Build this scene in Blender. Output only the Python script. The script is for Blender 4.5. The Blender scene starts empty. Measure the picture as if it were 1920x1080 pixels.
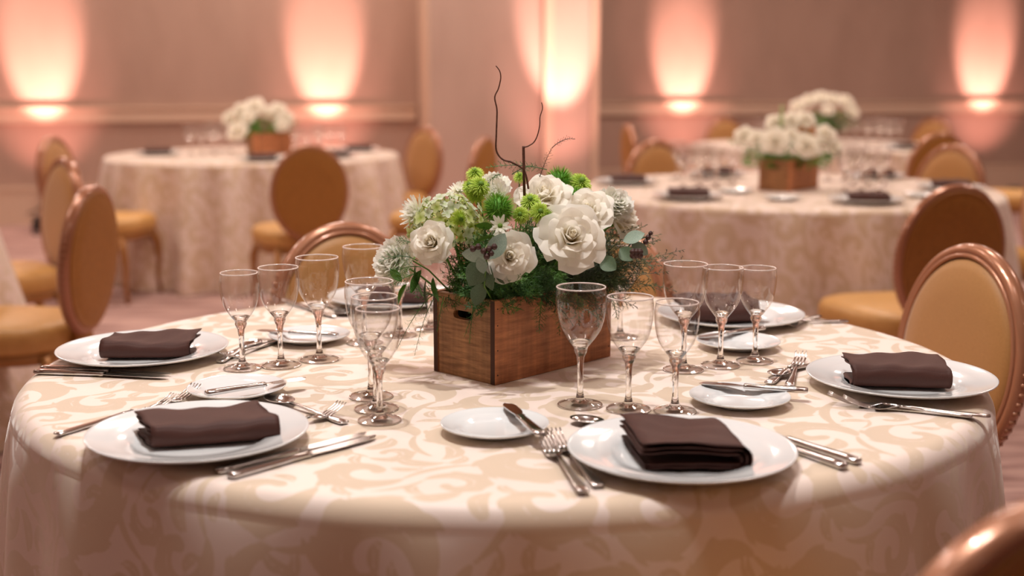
import bpy, math, random
import numpy as np
from mathutils import Vector, Matrix
C = bpy.context.scene.collection
S = bpy.context.scene
PI = math.pi
rng = random.Random(7)
nrg = np.random.default_rng(5)

# ------------------------------------------------------------ camera, exposure, world, lamps
cam_d = bpy.data.cameras.new('camera'); cam = bpy.data.objects.new('camera', cam_d); C.objects.link(cam)
cam.location = (0, 0, 1.266)
PITCH = math.atan(397.4/2295)
cam.rotation_euler = (PI/2-PITCH, 0, 0)
cam_d.sensor_width = 36; cam_d.lens = 2295/1920*36
cam_d.dof.use_dof = True; cam_d.dof.focus_distance = 2.03; cam_d.dof.aperture_fstop = 2.15
cam_d.clip_end = 60
S.camera = cam
S.view_settings.view_transform = 'Standard'; S.view_settings.look = 'None'
S.view_settings.exposure = 0.10; S.view_settings.gamma = 1; S.view_settings.use_curve_mapping = False
S.cycles.use_denoising = True
S.cycles.max_bounces = 10; S.cycles.transparent_max_bounces = 24; S.cycles.transmission_bounces = 10
S.cycles.diffuse_bounces = 4; S.cycles.glossy_bounces = 5
S.cycles.caustics_reflective = False; S.cycles.caustics_refractive = False
S.cycles.sample_clamp_indirect = 6
w = bpy.data.worlds.new('world'); S.world = w; w.use_nodes = True
w.node_tree.nodes['Background'].inputs[0].default_value = (1, .72, .55, 1)
w.node_tree.nodes['Background'].inputs[1].default_value = .15

def lamp(name, kind, loc, power, col, **k):
    d = bpy.data.lights.new(name, kind); d.energy = power; d.color = col
    o = bpy.data.objects.new(name, d); C.objects.link(o); o.location = loc
    tgt = k.pop('target', None)
    for a, b in k.items(): setattr(d, a, b)
    if tgt is not None:
        o.rotation_euler = (Vector(tgt)-Vector(loc)).to_track_quat('-Z', 'Y').to_euler()
    return o
CEIL = 3.7
# the ceiling spot over the main table, and a spot over every other table
lamp('table_key_and_fill', 'SPOT', (-.35, 2.0, CEIL-.08), 172, (1, .96, .93), target=(0, 2.05, .76), spot_size=1.25, spot_blend=.7, shadow_soft_size=.04)
lamp('table_key_and_fill', 'SPOT', (.05, 1.55, CEIL-.08), 122, (1, .96, .93), target=(0, 2.0, .76), spot_size=1.25, spot_blend=.7, shadow_soft_size=.12)  # softer second spot, added as front fill to brighten the roses
for p, e in (((-1.9, 7.6, 0), 150), ((1.05, 5.2, 0), 170), ((2.3, 8.8, 0), 150), ((-2.8, 4.2, 0), 140)):
    lamp('far_table_spot', 'SPOT', (p[0], p[1], CEIL-.08), e*.62, (1, .88, .76), target=(p[0], p[1]+.1, .7), spot_size=1.5, spot_blend=.8, shadow_soft_size=.06)
# warm ceiling downlights that fill the hall
for x in (-4.5, -1.5, 1.5, 4.5):
    for y in (-2.2, .9, 4.0, 7.1, 10.0):
        lamp('downlight', 'AREA', (x, y, CEIL-.03), {-2.2: 3, .9: 6, 4.0: 26, 7.1: 34, 10.0: 42}[y], (1, .83, .73), shape='DISK', size=.5)
# peach uplights on the floor against the wall: (x, y of the wall, slope of the wall)
UP = [(-3.99, 10.57, .256), (-1.678, 11.163, .256), (1.739, 12.67, .176), (5.02, 13.24, .176), (.445, 10.99, .214)]
for (x, y, s) in UP:
    n = Vector((s, -1, 0)).normalized()
    p = Vector((x, y, 0)) + n*.72
    lamp('uplight_beam', 'SPOT', (p.x, p.y, .16), 480, (1, .54, .46), target=(p.x-n.x*.72, p.y-n.y*.72, 1.42), spot_size=math.radians(30), spot_blend=.75, shadow_soft_size=.03)
    lamp('uplight_spill', 'SPOT', (p.x, p.y, .16), 55, (1, .44, .38), target=(p.x-n.x*.72, p.y-n.y*.72, 1.0), spot_size=math.radians(62), spot_blend=1.0, shadow_soft_size=.05)

# ------------------------------------------------------------ helpers
def lin(r, g, b):
    f = lambda v: (v/255/12.92) if v <= 10 else ((v/255+.055)/1.055)**2.4
    return (f(r), f(g), f(b), 1)
def mat(name, col, rough=.5, metal=0, **k):
    m = bpy.data.materials.new(name); m.use_nodes = True
    p = m.node_tree.nodes['Principled BSDF']
    p.inputs['Base Color'].default_value = col; p.inputs['Roughness'].default_value = rough; p.inputs['Metallic'].default_value = metal
    for a, b in k.items(): p.inputs[a.replace('_', ' ')].default_value = b
    return m
def nodes(m): return m.node_tree.nodes, m.node_tree.links, m.node_tree.nodes['Principled BSDF']
def noisy(m, c1, c2, scale=20, detail=4, bump=0, stretch=(1, 1, 1), dist=.002, lo=.35, hi=.65):
    N, L, P = nodes(m)
    tc = N.new('ShaderNodeTexCoord'); mp = N.new('ShaderNodeMapping'); mp.inputs['Scale'].default_value = stretch
    t = N.new('ShaderNodeTexNoise'); t.inputs['Scale'].default_value = scale; t.inputs['Detail'].default_value = detail
    r = N.new('ShaderNodeValToRGB'); r.color_ramp.elements[0].color = c1; r.color_ramp.elements[1].color = c2
    r.color_ramp.elements[0].position = lo; r.color_ramp.elements[1].position = hi
    L.new(tc.outputs['Object'], mp.inputs[0]); L.new(mp.outputs[0], t.inputs['Vector']); L.new(t.outputs[0], r.inputs[0]); L.new(r.outputs[0], P.inputs['Base Color'])
    if bump:
        b = N.new('ShaderNodeBump'); b.inputs['Strength'].default_value = bump; b.inputs['Distance'].default_value = dist
        L.new(t.outputs[0], b.inputs['Height']); L.new(b.outputs[0], P.inputs['Normal'])
    return m
class MB:
    def __init__(s): s.v = []; s.f = []; s.n = 0
    def add(s, verts, faces):
        o = s.n; s.v.extend([tuple(map(float, q)) for q in verts]); s.f.extend([tuple(i+o for i in q) for q in faces]); s.n += len(verts); return s
    def box(s, x0, x1, y0, y1, z0, z1):
        return s.add([(x0, y0, z0), (x1, y0, z0), (x1, y1, z0), (x0, y1, z0), (x0, y0, z1), (x1, y0, z1), (x1, y1, z1), (x0, y1, z1)],
                     [(0, 3, 2, 1), (4, 5, 6, 7), (0, 1, 5, 4), (1, 2, 6, 5), (2, 3, 7, 6), (3, 0, 4, 7)])
    def lathe(s, prof, seg=48, c=(0, 0, 0), sx=1, sy=1):
        vs = []; fs = []
        for (r, z) in prof:
            for i in range(seg):
                a = 2*PI*i/seg; vs.append((c[0]+r*sx*math.cos(a), c[1]+r*sy*math.sin(a), c[2]+z))
        for j in range(len(prof)-1):
            for i in range(seg):
                k = (i+1) % seg; fs.append((j*seg+i, j*seg+k, (j+1)*seg+k, (j+1)*seg+i))
        if prof[0][0] < 1e-3: pass
        return s.add(vs, fs)
    def tube(s, pts, rad, seg=8, cap=True, flat=1.0):
        pts = [Vector(p) for p in pts]; n = len(pts)
        rs = rad if isinstance(rad, (list, tuple)) else [rad]*n
        vs = []; fs = []; up = Vector((0, 0, 1))
        t0 = (pts[1]-pts[0]).normalized()
        if abs(t0.dot(up)) > .95: up = Vector((1, 0, 0))
        side = t0.cross(up).normalized()
        for i in range(n):
            t = (pts[min(i+1, n-1)]-pts[max(i-1, 0)]).normalized()
            side = (side - t*side.dot(t)).normalized(); u2 = side.cross(t)
            for k in range(seg):
                a = 2*PI*k/seg; vs.append(pts[i]+side*rs[i]*math.cos(a)+u2*rs[i]*flat*math.sin(a))
        for i in range(n-1):
            for k in range(seg):
                q = (k+1) % seg; fs.append((i*seg+k, i*seg+q, (i+1)*seg+q, (i+1)*seg+k))
        if cap: fs.append(tuple(range(seg-1, -1, -1))); fs.append(tuple((n-1)*seg+k for k in range(seg)))
        return s.add(vs, fs)
    def ring(s, pts, rad, seg=8, ry=None):                 # closed tube; ry: second radius along local y
        n = len(pts); vs = []; fs = []
        for i in range(n):
            p = Vector(pts[i]); t = (Vector(pts[(i+1) % n])-Vector(pts[i-1])).normalized(); Y = Vector((0, 1, 0)) if abs(t.y) < .9 else Vector((0, 0, 1))
            if ry is None and abs(t.z) < 1e-6 and abs(t.y) > -1: Y = Vector((0, 0, 1))
            sd = t.cross(Y).normalized(); 
            for k in range(seg):
                a = 2*PI*k/seg; vs.append(p+sd*rad*math.cos(a)+Y*(ry or rad)*math.sin(a))
        for i in range(n):
            for k in range(seg):
                q = (k+1) % seg; j = (i+1) % n; fs.append((i*seg+k, i*seg+q, j*seg+q, j*seg+k))
        return s.add(vs, fs)
    def mesh(s, name, m, smooth=True):
        me = bpy.data.meshes.new(name); me.from_pydata(s.v, [], s.f)
        if isinstance(m, (list, tuple)):
            for q in m: me.materials.append(q)
        else: me.materials.append(m)
        if smooth: me.polygons.foreach_set('use_smooth', [True]*len(me.polygons))
        me.update(); return me
    def obj(s, name, m, parent=None, smooth=True, loc=None, rot=None, bevel=0):
        return link(name, s.mesh(name, m, smooth), parent, loc, rot, bevel)
def link(name, me, parent=None, loc=None, rot=None, bevel=0):
    o = bpy.data.objects.new(name, me); C.objects.link(o)
    if parent: o.parent = parent
    if loc is not None: o.location = loc
    if rot is not None: o.rotation_euler = rot
    if bevel:
        b = o.modifiers.new('bevel', 'BEVEL'); b.width = bevel; b.segments = 2; b.limit_method = 'ANGLE'
    return o
def tag(o, label, cat, group=None, kind=None):
    o['label'] = label; o['category'] = cat
    if group: o['group'] = group
    if kind: o['kind'] = kind
    return o
def thing(name, loc, label, cat, group=None, rz=0, rot=None):
    o = bpy.data.objects.new(name, None); C.objects.link(o); o.location = loc; o.rotation_euler = rot or (0, 0, rz); o.empty_display_size = .05
    return tag(o, label, cat, group)
def structure(o): o['kind'] = 'structure'; return o
def copy_tree(o, loc, rz, label, group=None, rot=None):
    r = o.copy(); C.objects.link(r); r.location = loc; r.rotation_euler = rot or (0, 0, rz); r['label'] = label
    if group: r['group'] = group
    for ch in o.children:
        c = ch.copy(); C.objects.link(c); c.parent = r
        for g in ch.children:
            d = g.copy(); C.objects.link(d); d.parent = c
    return r

# ------------------------------------------------------------ materials
M_wall = noisy(mat('wallcovering', (0, 0, 0, 1), .75), lin(176, 146, 130), lin(184, 154, 138), 3, 3, stretch=(1, 1, .4))
M_trim = mat('painted_trim', lin(214, 186, 164), .55)
M_ceil = mat('ceiling_paint', lin(215, 190, 170), .9)
M_floor = mat('carpet', lin(170, 130, 122), .95)
def carpet():
    N, L, P = nodes(M_floor)
    tc = N.new('ShaderNodeTexCoord'); mp = N.new('ShaderNodeMapping'); mp.inputs['Rotation'].default_value = (0, 0, .6); mp.inputs['Scale'].default_value = (1, 8, 1)
    t = N.new('ShaderNodeTexNoise'); t.inputs['Scale'].default_value = 2.2; t.inputs['Detail'].default_value = 5
    r = N.new('ShaderNodeValToRGB'); r.color_ramp.elements[0].position = .4; r.color_ramp.elements[1].position = .62
    r.color_ramp.elements[0].color = lin(150, 116, 110); r.color_ramp.elements[1].color = lin(196, 162, 152)
    L.new(tc.outputs['Object'], mp.inputs[0]); L.new(mp.outputs[0], t.inputs['Vector']); L.new(t.outputs[0], r.inputs[0]); L.new(r.outputs[0], P.inputs['Base Color'])
carpet()
M_gold = noisy(mat('gold_fabric', (0, 0, 0, 1), .55, Sheen_Weight=.3), lin(168, 118, 62), lin(178, 128, 70), 250, 2, bump=.15, stretch=(1, 1, 2.5), dist=.001)
M_goldseat = noisy(mat('gold_vinyl', (0, 0, 0, 1), .45), lin(202, 154, 88), lin(210, 162, 96), 30)
M_backfab = noisy(mat('bronze_fabric', (0, 0, 0, 1), .5), lin(160, 108, 44), lin(170, 116, 50), 60)
M_frame = mat('rose_bronze_frame', lin(176, 122, 92), .28, .35, Coat_Weight=.5)
M_leg = mat('bronze_leg', lin(168, 118, 66), .35, .3)
M_china = mat('white_china', lin(232, 234, 234), .12, Coat_Weight=.6, Coat_Roughness=.04)
M_steel = mat('steel', (.62, .60, .59, 1), .16, 1)
M_napkin = noisy(mat('napkin_cloth', (0, 0, 0, 1), .62, Sheen_Weight=.0, Specular_IOR_Level=.25), lin(70, 42, 36), lin(77, 47, 40), 900, 1, bump=.15, dist=.0004)
def thin_glass(name, tint, edge, fres=1.0):
    """thin shell: clear seen straight on, darker and more mirror-like towards grazing"""
    m = bpy.data.materials.new(name); m.use_nodes = True; N = m.node_tree.nodes; L = m.node_tree.links
    N.remove(N['Principled BSDF']); out = N['Material Output']
    t = N.new('ShaderNodeBsdfTransparent'); g = N.new('ShaderNodeBsdfGlossy'); g.inputs['Roughness'].default_value = .04; g.inputs['Color'].default_value = (1, 1, 1, 1)
    lw = N.new('ShaderNodeLayerWeight'); lw.inputs['Blend'].default_value = .5
    rt = N.new('ShaderNodeValToRGB'); e = rt.color_ramp.elements
    e[0].position = 0; e[0].color = (tint, tint, tint, 1); e[1].position = 1; e[1].color = (edge, edge*.94, edge*.92, 1)
    k = e.new(.45); k.color = (tint*.98, tint*.975, tint*.97, 1); k = e.new(.8); k.color = (tint*.84, tint*.81, tint*.79, 1)
    L.new(lw.outputs['Facing'], rt.inputs[0]); L.new(rt.outputs[0], t.inputs['Color'])
    rf = N.new('ShaderNodeValToRGB'); e = rf.color_ramp.elements
    e[0].position = 0; e[0].color = (.045*fres,)*3+(1,); e[1].position = 1; e[1].color = (.8, .8, .8, 1)
    k = e.new(.45); k.color = (.10*fres,)*3+(1,); k = e.new(.8); k.color = (.32*fres,)*3+(1,)
    L.new(lw.outputs['Facing'], rf.inputs[0])
    mx = N.new('ShaderNodeMixShader'); L.new(rf.outputs[0], mx.inputs[0]); L.new(t.outputs[0], mx.inputs[1]); L.new(g.outputs[0], mx.inputs[2])
    L.new(mx.outputs[0], out.inputs['Surface']); return m
M_bowl = thin_glass('thin_bowl_glass', .98, .50, 1.2)
M_foot = thin_glass('foot_glass', .985, .8, 1.3)
M_stem = mat('solid_glass', (1, .99, .98, 1), .0, 0, Transmission_Weight=1.0, IOR=1.48)
M_rim = mat('glass_rim', lin(244, 226, 218), .15, 0, Transmission_Weight=.2)

# ------------------------------------------------------------ room
def wall_box(name, x0, y0, x1, y1, z0, z1, th, m):
    d = Vector((x1-x0, y1-y0, 0)).normalized(); n = Vector((-d.y, d.x, 0))*th
    b = MB(); p = [(x0, y0), (x1, y1), (x1+n.x, y1+n.y), (x0+n.x, y0+n.y)]
    b.add([(q[0], q[1], z0) for q in p]+[(q[0], q[1], z1) for q in p], [(0, 3, 2, 1), (4, 5, 6, 7), (0, 1, 5, 4), (1, 2, 6, 5), (2, 3, 7, 6), (3, 0, 4, 7)])
    return structure(b.obj(name, m, smooth=False))
structure(MB().box(-7, 9, -4, 14.6, -.1, 0).obj('floor', M_floor, smooth=False))
structure(MB().box(-7, 9, -4, 14.6, CEIL, CEIL+.1).obj('ceiling', M_ceil, smooth=False))
wl = lambda x, off=0: 11.593+.256*x-off
wr = lambda x, off=0: 12.36+.176*x-off
wall_box('wall_back_left', -6.9, wl(-6.9), -.6, wl(-.6), 0, CEIL, .1, M_wall)
wall_box('wall_back_right', .55, wr(.55), 8.9, wr(8.9), 0, CEIL, .1, M_wall)
wall_box('wall_left', -6.9, -4, -6.9, 10.2, 0, CEIL, .1, M_wall)
wall_box('wall_right', 8.9, -4, 8.9, 14.4, 0, CEIL, -.1, M_wall)
wall_box('wall_front', -6.9, -4, 8.9, -4, 0, CEIL, -.1, M_wall)
# chair rail: a flat band with a bead above and below; baseboard
def rail(fn, x0, x1, nm, zz):
    k = 0
    for (z0, z1, d) in zz:
        wall_box(nm if k == 0 else nm, x0, fn(x0, d), x1, fn(x1, d), z0, z1, d, M_trim); k += 1
rail(wl, -6.85, -.88, 'trim_1', [(.885, .985, .030), (.985, 1.005, .050), (.872, .885, .040)])
rail(wr, .80, 8.85, 'trim_2', [(.885, .985, .030), (.985, 1.005, .050), (.872, .885, .040)])
rail(wl, -6.85, -.88, 'baseboard_left', [(0, .30, .025), (.30, .33, .035)])
rail(wr, .80, 8.85, 'baseboard_right', [(0, .30, .025), (.30, .33, .035)])
# the wide pillar
pf = lambda x, off=0: 10.85+.214*(x+.718)-off
pa = (-.718, pf(-.718)); pb = (.779, pf(.779))
M_pil = noisy(mat('pillar_wallcovering', (0, 0, 0, 1), .75), lin(190, 162, 148), lin(198, 170, 156), 3, 3, stretch=(1, 1, .4))
wall_box('wall_pillar', pa[0], pa[1], pb[0], pb[1], 0, CEIL, .75, M_pil)
wall_box('trim_3', .287, pf(.287, .05), .70, pf(.70, .05), 0, CEIL, .05, M_pil)
wall_box('trim_4', .287, pf(.287, .062), .372, pf(.372, .062), 0, CEIL, .012, M_trim)
wall_box('trim_5', .715, pf(.715, .02), .779, pf(.779, .02), 0, CEIL, .02, M_trim)
_n = Vector((-.209, .978))
wall_box('trim_6', pa[0]+_n.x*.66-.02, pa[1]+_n.y*.66, pa[0]-.02, pa[1], 0, CEIL, .03, M_trim)
# uplight cans on the floor
M_can = mat('can_black', (.03, .03, .03, 1), .4)
M_lens = mat('lens', (.2, .1, .08, 1), .2)
for i, (x, y, s) in enumerate(UP):
    n = Vector((s, -1, 0)).normalized(); p = Vector((x, y, 0))+n*.72
    where = ['at the far left of the back wall', 'left of the pillar', 'right of the pillar', 'at the far right of the back wall', 'against the pillar'][i]
    t = thing('uplight', (p.x, p.y, 0), 'small black uplight can on the floor '+where, 'lamp', 'uplights along the back wall')
    MB().lathe([(0, .03), (.062, .03), (.066, .05), (.066, .13), (.07, .135), (.07, .145), (.058, .145), (.058, .12), (0, .12)], 24).obj('housing', M_can, t)
    b = MB().box(-.08, -.068, -.015, .015, 0, .10); b.box(.068, .08, -.015, .015, 0, .10); b.box(-.08, .08, -.03, .03, 0, .008); b.obj('bracket', M_can, t, smooth=False)

# ------------------------------------------------------------ damask tablecloths
def damask_field(n=400, tile=.42):
    """signed distance (negative inside a motif) of scrolling acanthus leaves, on a repeating tile"""
    g = (np.arange(n)+.5)/n*tile; X, Y = np.meshgrid(g, g, indexing='ij'); r = random.Random(12)
    F = np.full((n, n), .09)
    def blob(x, y, rad, cut=False):
        nonlocal F
        k = int((rad+.05)/tile*n)+2; ci, cj = int(x/tile*n), int(y/tile*n); I = np.arange(ci-k, ci+k+1); J = np.arange(cj-k, cj+k+1)
        d = np.hypot(((I+.5)/n*tile-x)[:, None], ((J+.5)/n*tile-y)[None, :])-rad; ix = np.ix_(I % n, J % n)
        F[ix] = np.maximum(F[ix], -d) if cut else np.minimum(F[ix], d)
    def scroll(x, y, rot, s, hand):
        N = 60; P = []
        for i in range(N):
            t = i/(N-1); a = rot+hand*t*1.75*PI; rr = s*(1.0-.70*t**.9); wd = s*(.02+.33*math.sin(PI*min(1, t**.62*.9))**1.2)+s*.05*(t > .93)
            P.append((x+rr*math.cos(a), y+rr*math.sin(a), wd, a)); blob(P[-1][0], P[-1][1], wd)
        for k, i in enumerate((12, 20, 29, 37)):                    # pointed lobes on the outer side
            px, py, wd, a = P[i]; 
            for q in range(6): t = q/5; aa = a+hand*(.3-.9*t); blob(px+math.cos(aa)*(wd*.75+s*.26*t), py+math.sin(aa)*(wd*.75+s*.26*t), s*(.13-.115*t))
        tx, ty = P[0][0], P[0][1]; aa = P[0][3]-hand*PI/2                  # the tail runs on as a tapering stem
        for q in range(26): t = q/25; b = aa-hand*-.9*t; tx += s*.07*math.cos(b); ty += s*.07*math.sin(b); blob(tx, ty, s*(.05+.05*math.sin(PI*t)))
        for i in range(7, 43): px, py, wd, a = P[i]; blob(px-math.cos(a)*wd*.35, py-math.sin(a)*wd*.35, .0010, True)
    def leaf(x, y, rot, ln, wd):
        bd = r.choice((-.9, .9))
        for i in range(20):
            t = i/19; b = rot+bd*(t-.5); blob(x+ln*(t-.5)*math.cos(b), y+ln*(t-.5)*math.sin(b), max(.0005, wd*math.sin(PI*(t*.96+.02))**.8*(1-.4*t)))
        for i in range(34): t = .05+.8*i/33; b = rot+bd*(t-.5); blob(x+ln*(t-.5)*math.cos(b), y+ln*(t-.5)*math.sin(b), .0009, True)
    big = [(.06, .07, .4), (.27, .12, 2.4), (.14, .27, 4.2), (.34, .33, 5.6)]
    for i, (x, y, a) in enumerate(big): scroll(x, y, a, .056, 1 if i % 2 else -1)
    for s, tries in ((.040, 400), (.030, 500), (.022, 600)):
        for _ in range(tries):
            x, y = r.uniform(0, tile), r.uniform(0, tile)
            if F[int(x/tile*n) % n, int(y/tile*n) % n] > s*.98: scroll(x, y, r.uniform(0, 6.3), s, r.choice((-1, 1)))
    for s, tries in ((.015, 900), (.010, 1500)):
        for _ in range(tries):
            x, y = r.uniform(0, tile), r.uniform(0, tile)
            if F[int(x/tile*n) % n, int(y/tile*n) % n] > s: leaf(x, y, r.uniform(0, 6.3), s*3.2, s*.72)
    return F, tile
DF, DT = damask_field()
def damask_at(x, y):
    n = DF.shape[0]; u = (x/DT % 1)*n-.5; v = (y/DT % 1)*n-.5
    i = np.floor(u).astype(int); j = np.floor(v).astype(int); fu = u-i; fv = v-j
    g = lambda a, b: DF[a % n, b % n]
    return g(i, j)*(1-fu)*(1-fv)+g(i+1, j)*fu*(1-fv)+g(i, j+1)*(1-fu)*fv+g(i+1, j+1)*fu*fv
def cloth_material(name, light, dark, r1, r2):
    m = mat(name, light, r1, 0, Sheen_Weight=.15); N, L, P = nodes(m)
    a = N.new('ShaderNodeAttribute'); a.attribute_name = 'damask'
    mr = N.new('ShaderNodeMapRange'); mr.inputs['From Min'].default_value = -.0006; mr.inputs['From Max'].default_value = .0006
    mx = N.new('ShaderNodeMix'); mx.data_type = 'RGBA'; mx.inputs[6].default_value = dark; mx.inputs[7].default_value = light
    L.new(a.outputs['Fac'], mr.inputs['Value']); L.new(mr.outputs[0], mx.inputs[0]); L.new(mx.outputs[2], P.inputs['Base Color'])
    m3 = N.new('ShaderNodeMapRange'); m3.inputs['To Min'].default_value = .75; m3.inputs['To Max'].default_value = .12; L.new(mr.outputs[0], m3.inputs['Value']); L.new(m3.outputs[0], P.inputs['Sheen Weight']); P.inputs['Sheen Roughness'].default_value = .45
    m2 = N.new('ShaderNodeMapRange'); m2.inputs['To Min'].default_value = r2; m2.inputs['To Max'].default_value = r1; L.new(mr.outputs[0], m2.inputs['Value']); L.new(m2.outputs[0], P.inputs['Roughness'])
    return m
M_cloth = cloth_material('ivory_damask', lin(238, 221, 210), lin(221, 200, 175), .5, .75)
def cloth(name, cx, cy, R, label, rings_top, segs, drops, flare, amp, nf, seed, spin=0, belly=0.0, rr=.028, sy=1.0):
    """round tablecloth: flat top, soft shoulder, folded skirt down to the floor"""
    r0 = np.random.default_rng(seed)
    th = np.linspace(0, 2*PI, segs, endpoint=False)
    ph = np.cumsum(r0.uniform(.65, 1.35, nf)); ph = ph/ph[-1]*2*PI; ph = np.concatenate([[0], ph])
    hts = r0.uniform(.55, 1.2, nf+1); hts[-1] = hts[0]
    w_ = np.interp(th, ph, np.arange(nf+1)); fold = .5-.5*np.cos(2*PI*w_); fold = fold**.8*np.interp(th, ph, hts)
    H = .76
    rad = []; zz = []; arc = []; fa = []
    for r in np.linspace(.0, R-rr, rings_top): rad.append(r); zz.append(0); arc.append(r); fa.append(0)
    for k in range(1, 9):
        a = k/8*PI/2; rad.append(R-rr+rr*math.sin(a)); zz.append(-rr*(1-math.cos(a))); arc.append(R-rr+rr*a); fa.append(0.0)
    s0 = arc[-1]
    for d in drops:
        t = (d-rr)/(H-rr); t = max(t, 0); rad.append(R+belly*(1-math.exp(-(d-rr)/.07))+flare*t); zz.append(-d); arc.append(s0+d-rr); fa.append(amp*min(1, t*1.15)**.8)
    rad = np.array(rad)[:, None]; zz = np.array(zz)[:, None]; arc = np.array(arc)[:, None]; fa = np.array(fa)[:, None]
    RR = rad+fa*(fold[None, :]-.18); TH = np.broadcast_to(th[None, :], RR.shape)
    Z = H+zz+0*RR
    # faint press creases in the top
    Xf, Yf = arc*np.cos(TH+spin), arc*np.sin(TH+spin)
    sd = damask_at((Xf+.05)/1.5, (Yf+.11)/1.5)*1.5
    V = np.stack([RR*np.cos(TH), RR*np.sin(TH)*sy, Z], -1).reshape(-1, 3)
    nr = RR.shape[0]; i = np.arange(nr-1)[:, None]; j = np.arange(segs)[None, :]; k = (j+1) % segs
    Fq = np.stack([i*segs+j+0*i, (i+1)*segs+j, (i+1)*segs+k, i*segs+k], -1).reshape(-1, 4)
    me = bpy.data.meshes.new(name); me.vertices.add(len(V)); me.vertices.foreach_set('co', V.astype(np.float32).ravel())
    me.loops.add(Fq.size); me.loops.foreach_set('vertex_index', Fq.astype(np.int32).ravel())
    me.polygons.add(len(Fq)); me.polygons.foreach_set('loop_start', (np.arange(len(Fq))*4).astype(np.int32)); me.polygons.foreach_set('loop_total', np.full(len(Fq), 4, np.int32))
    me.update(calc_edges=True); me.polygons.foreach_set('use_smooth', np.ones(len(Fq), bool))
    at = me.attributes.new('damask', 'FLOAT', 'POINT'); at.data.foreach_set('value', sd.astype(np.float32).ravel())
    me.materials.append(M_cloth); me.validate()
    o = link(name, me, None, (cx, cy, 0)); return tag(o, label, 'tablecloth', 'damask tablecloths on round tables')
near_drops = list(np.linspace(.037, .40, 78))+list(np.linspace(.42, .755, 14))
cloth('tablecloth', -.014, 2.14, .834, 'ivory damask tablecloth on the nearest round table, with the large flower box', 190, 1150, near_drops, .015, .075, 21, 4, belly=.010, rr=.034, sy=.902)
fd = list(np.linspace(.03, .755, 40))
TL = (-1.70, 8.10); TR = (1.25, 5.60); TF = (2.30, 9.20); TW = (-2.83, 4.24)
cloth('tablecloth', TL[0], TL[1], .95, 'ivory tablecloth in deep folds on the far left table before the wall', 50, 500, fd, .05, .15, 21, 8)
cloth('tablecloth', TR[0], TR[1], .95, 'ivory tablecloth on the round table behind the flowers at right', 60, 560, fd, .05, .14, 20, 12)
cloth('tablecloth', TF[0], TF[1], .95, 'ivory tablecloth on the farthest right table, mostly hidden', 40, 360, fd, .06, .09, 20, 3)
cloth('tablecloth', TW[0], TW[1], .95, 'ivory tablecloth at the left picture edge behind two gold chairs', 40, 400, fd, .15, .08, 18, 21)

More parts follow.
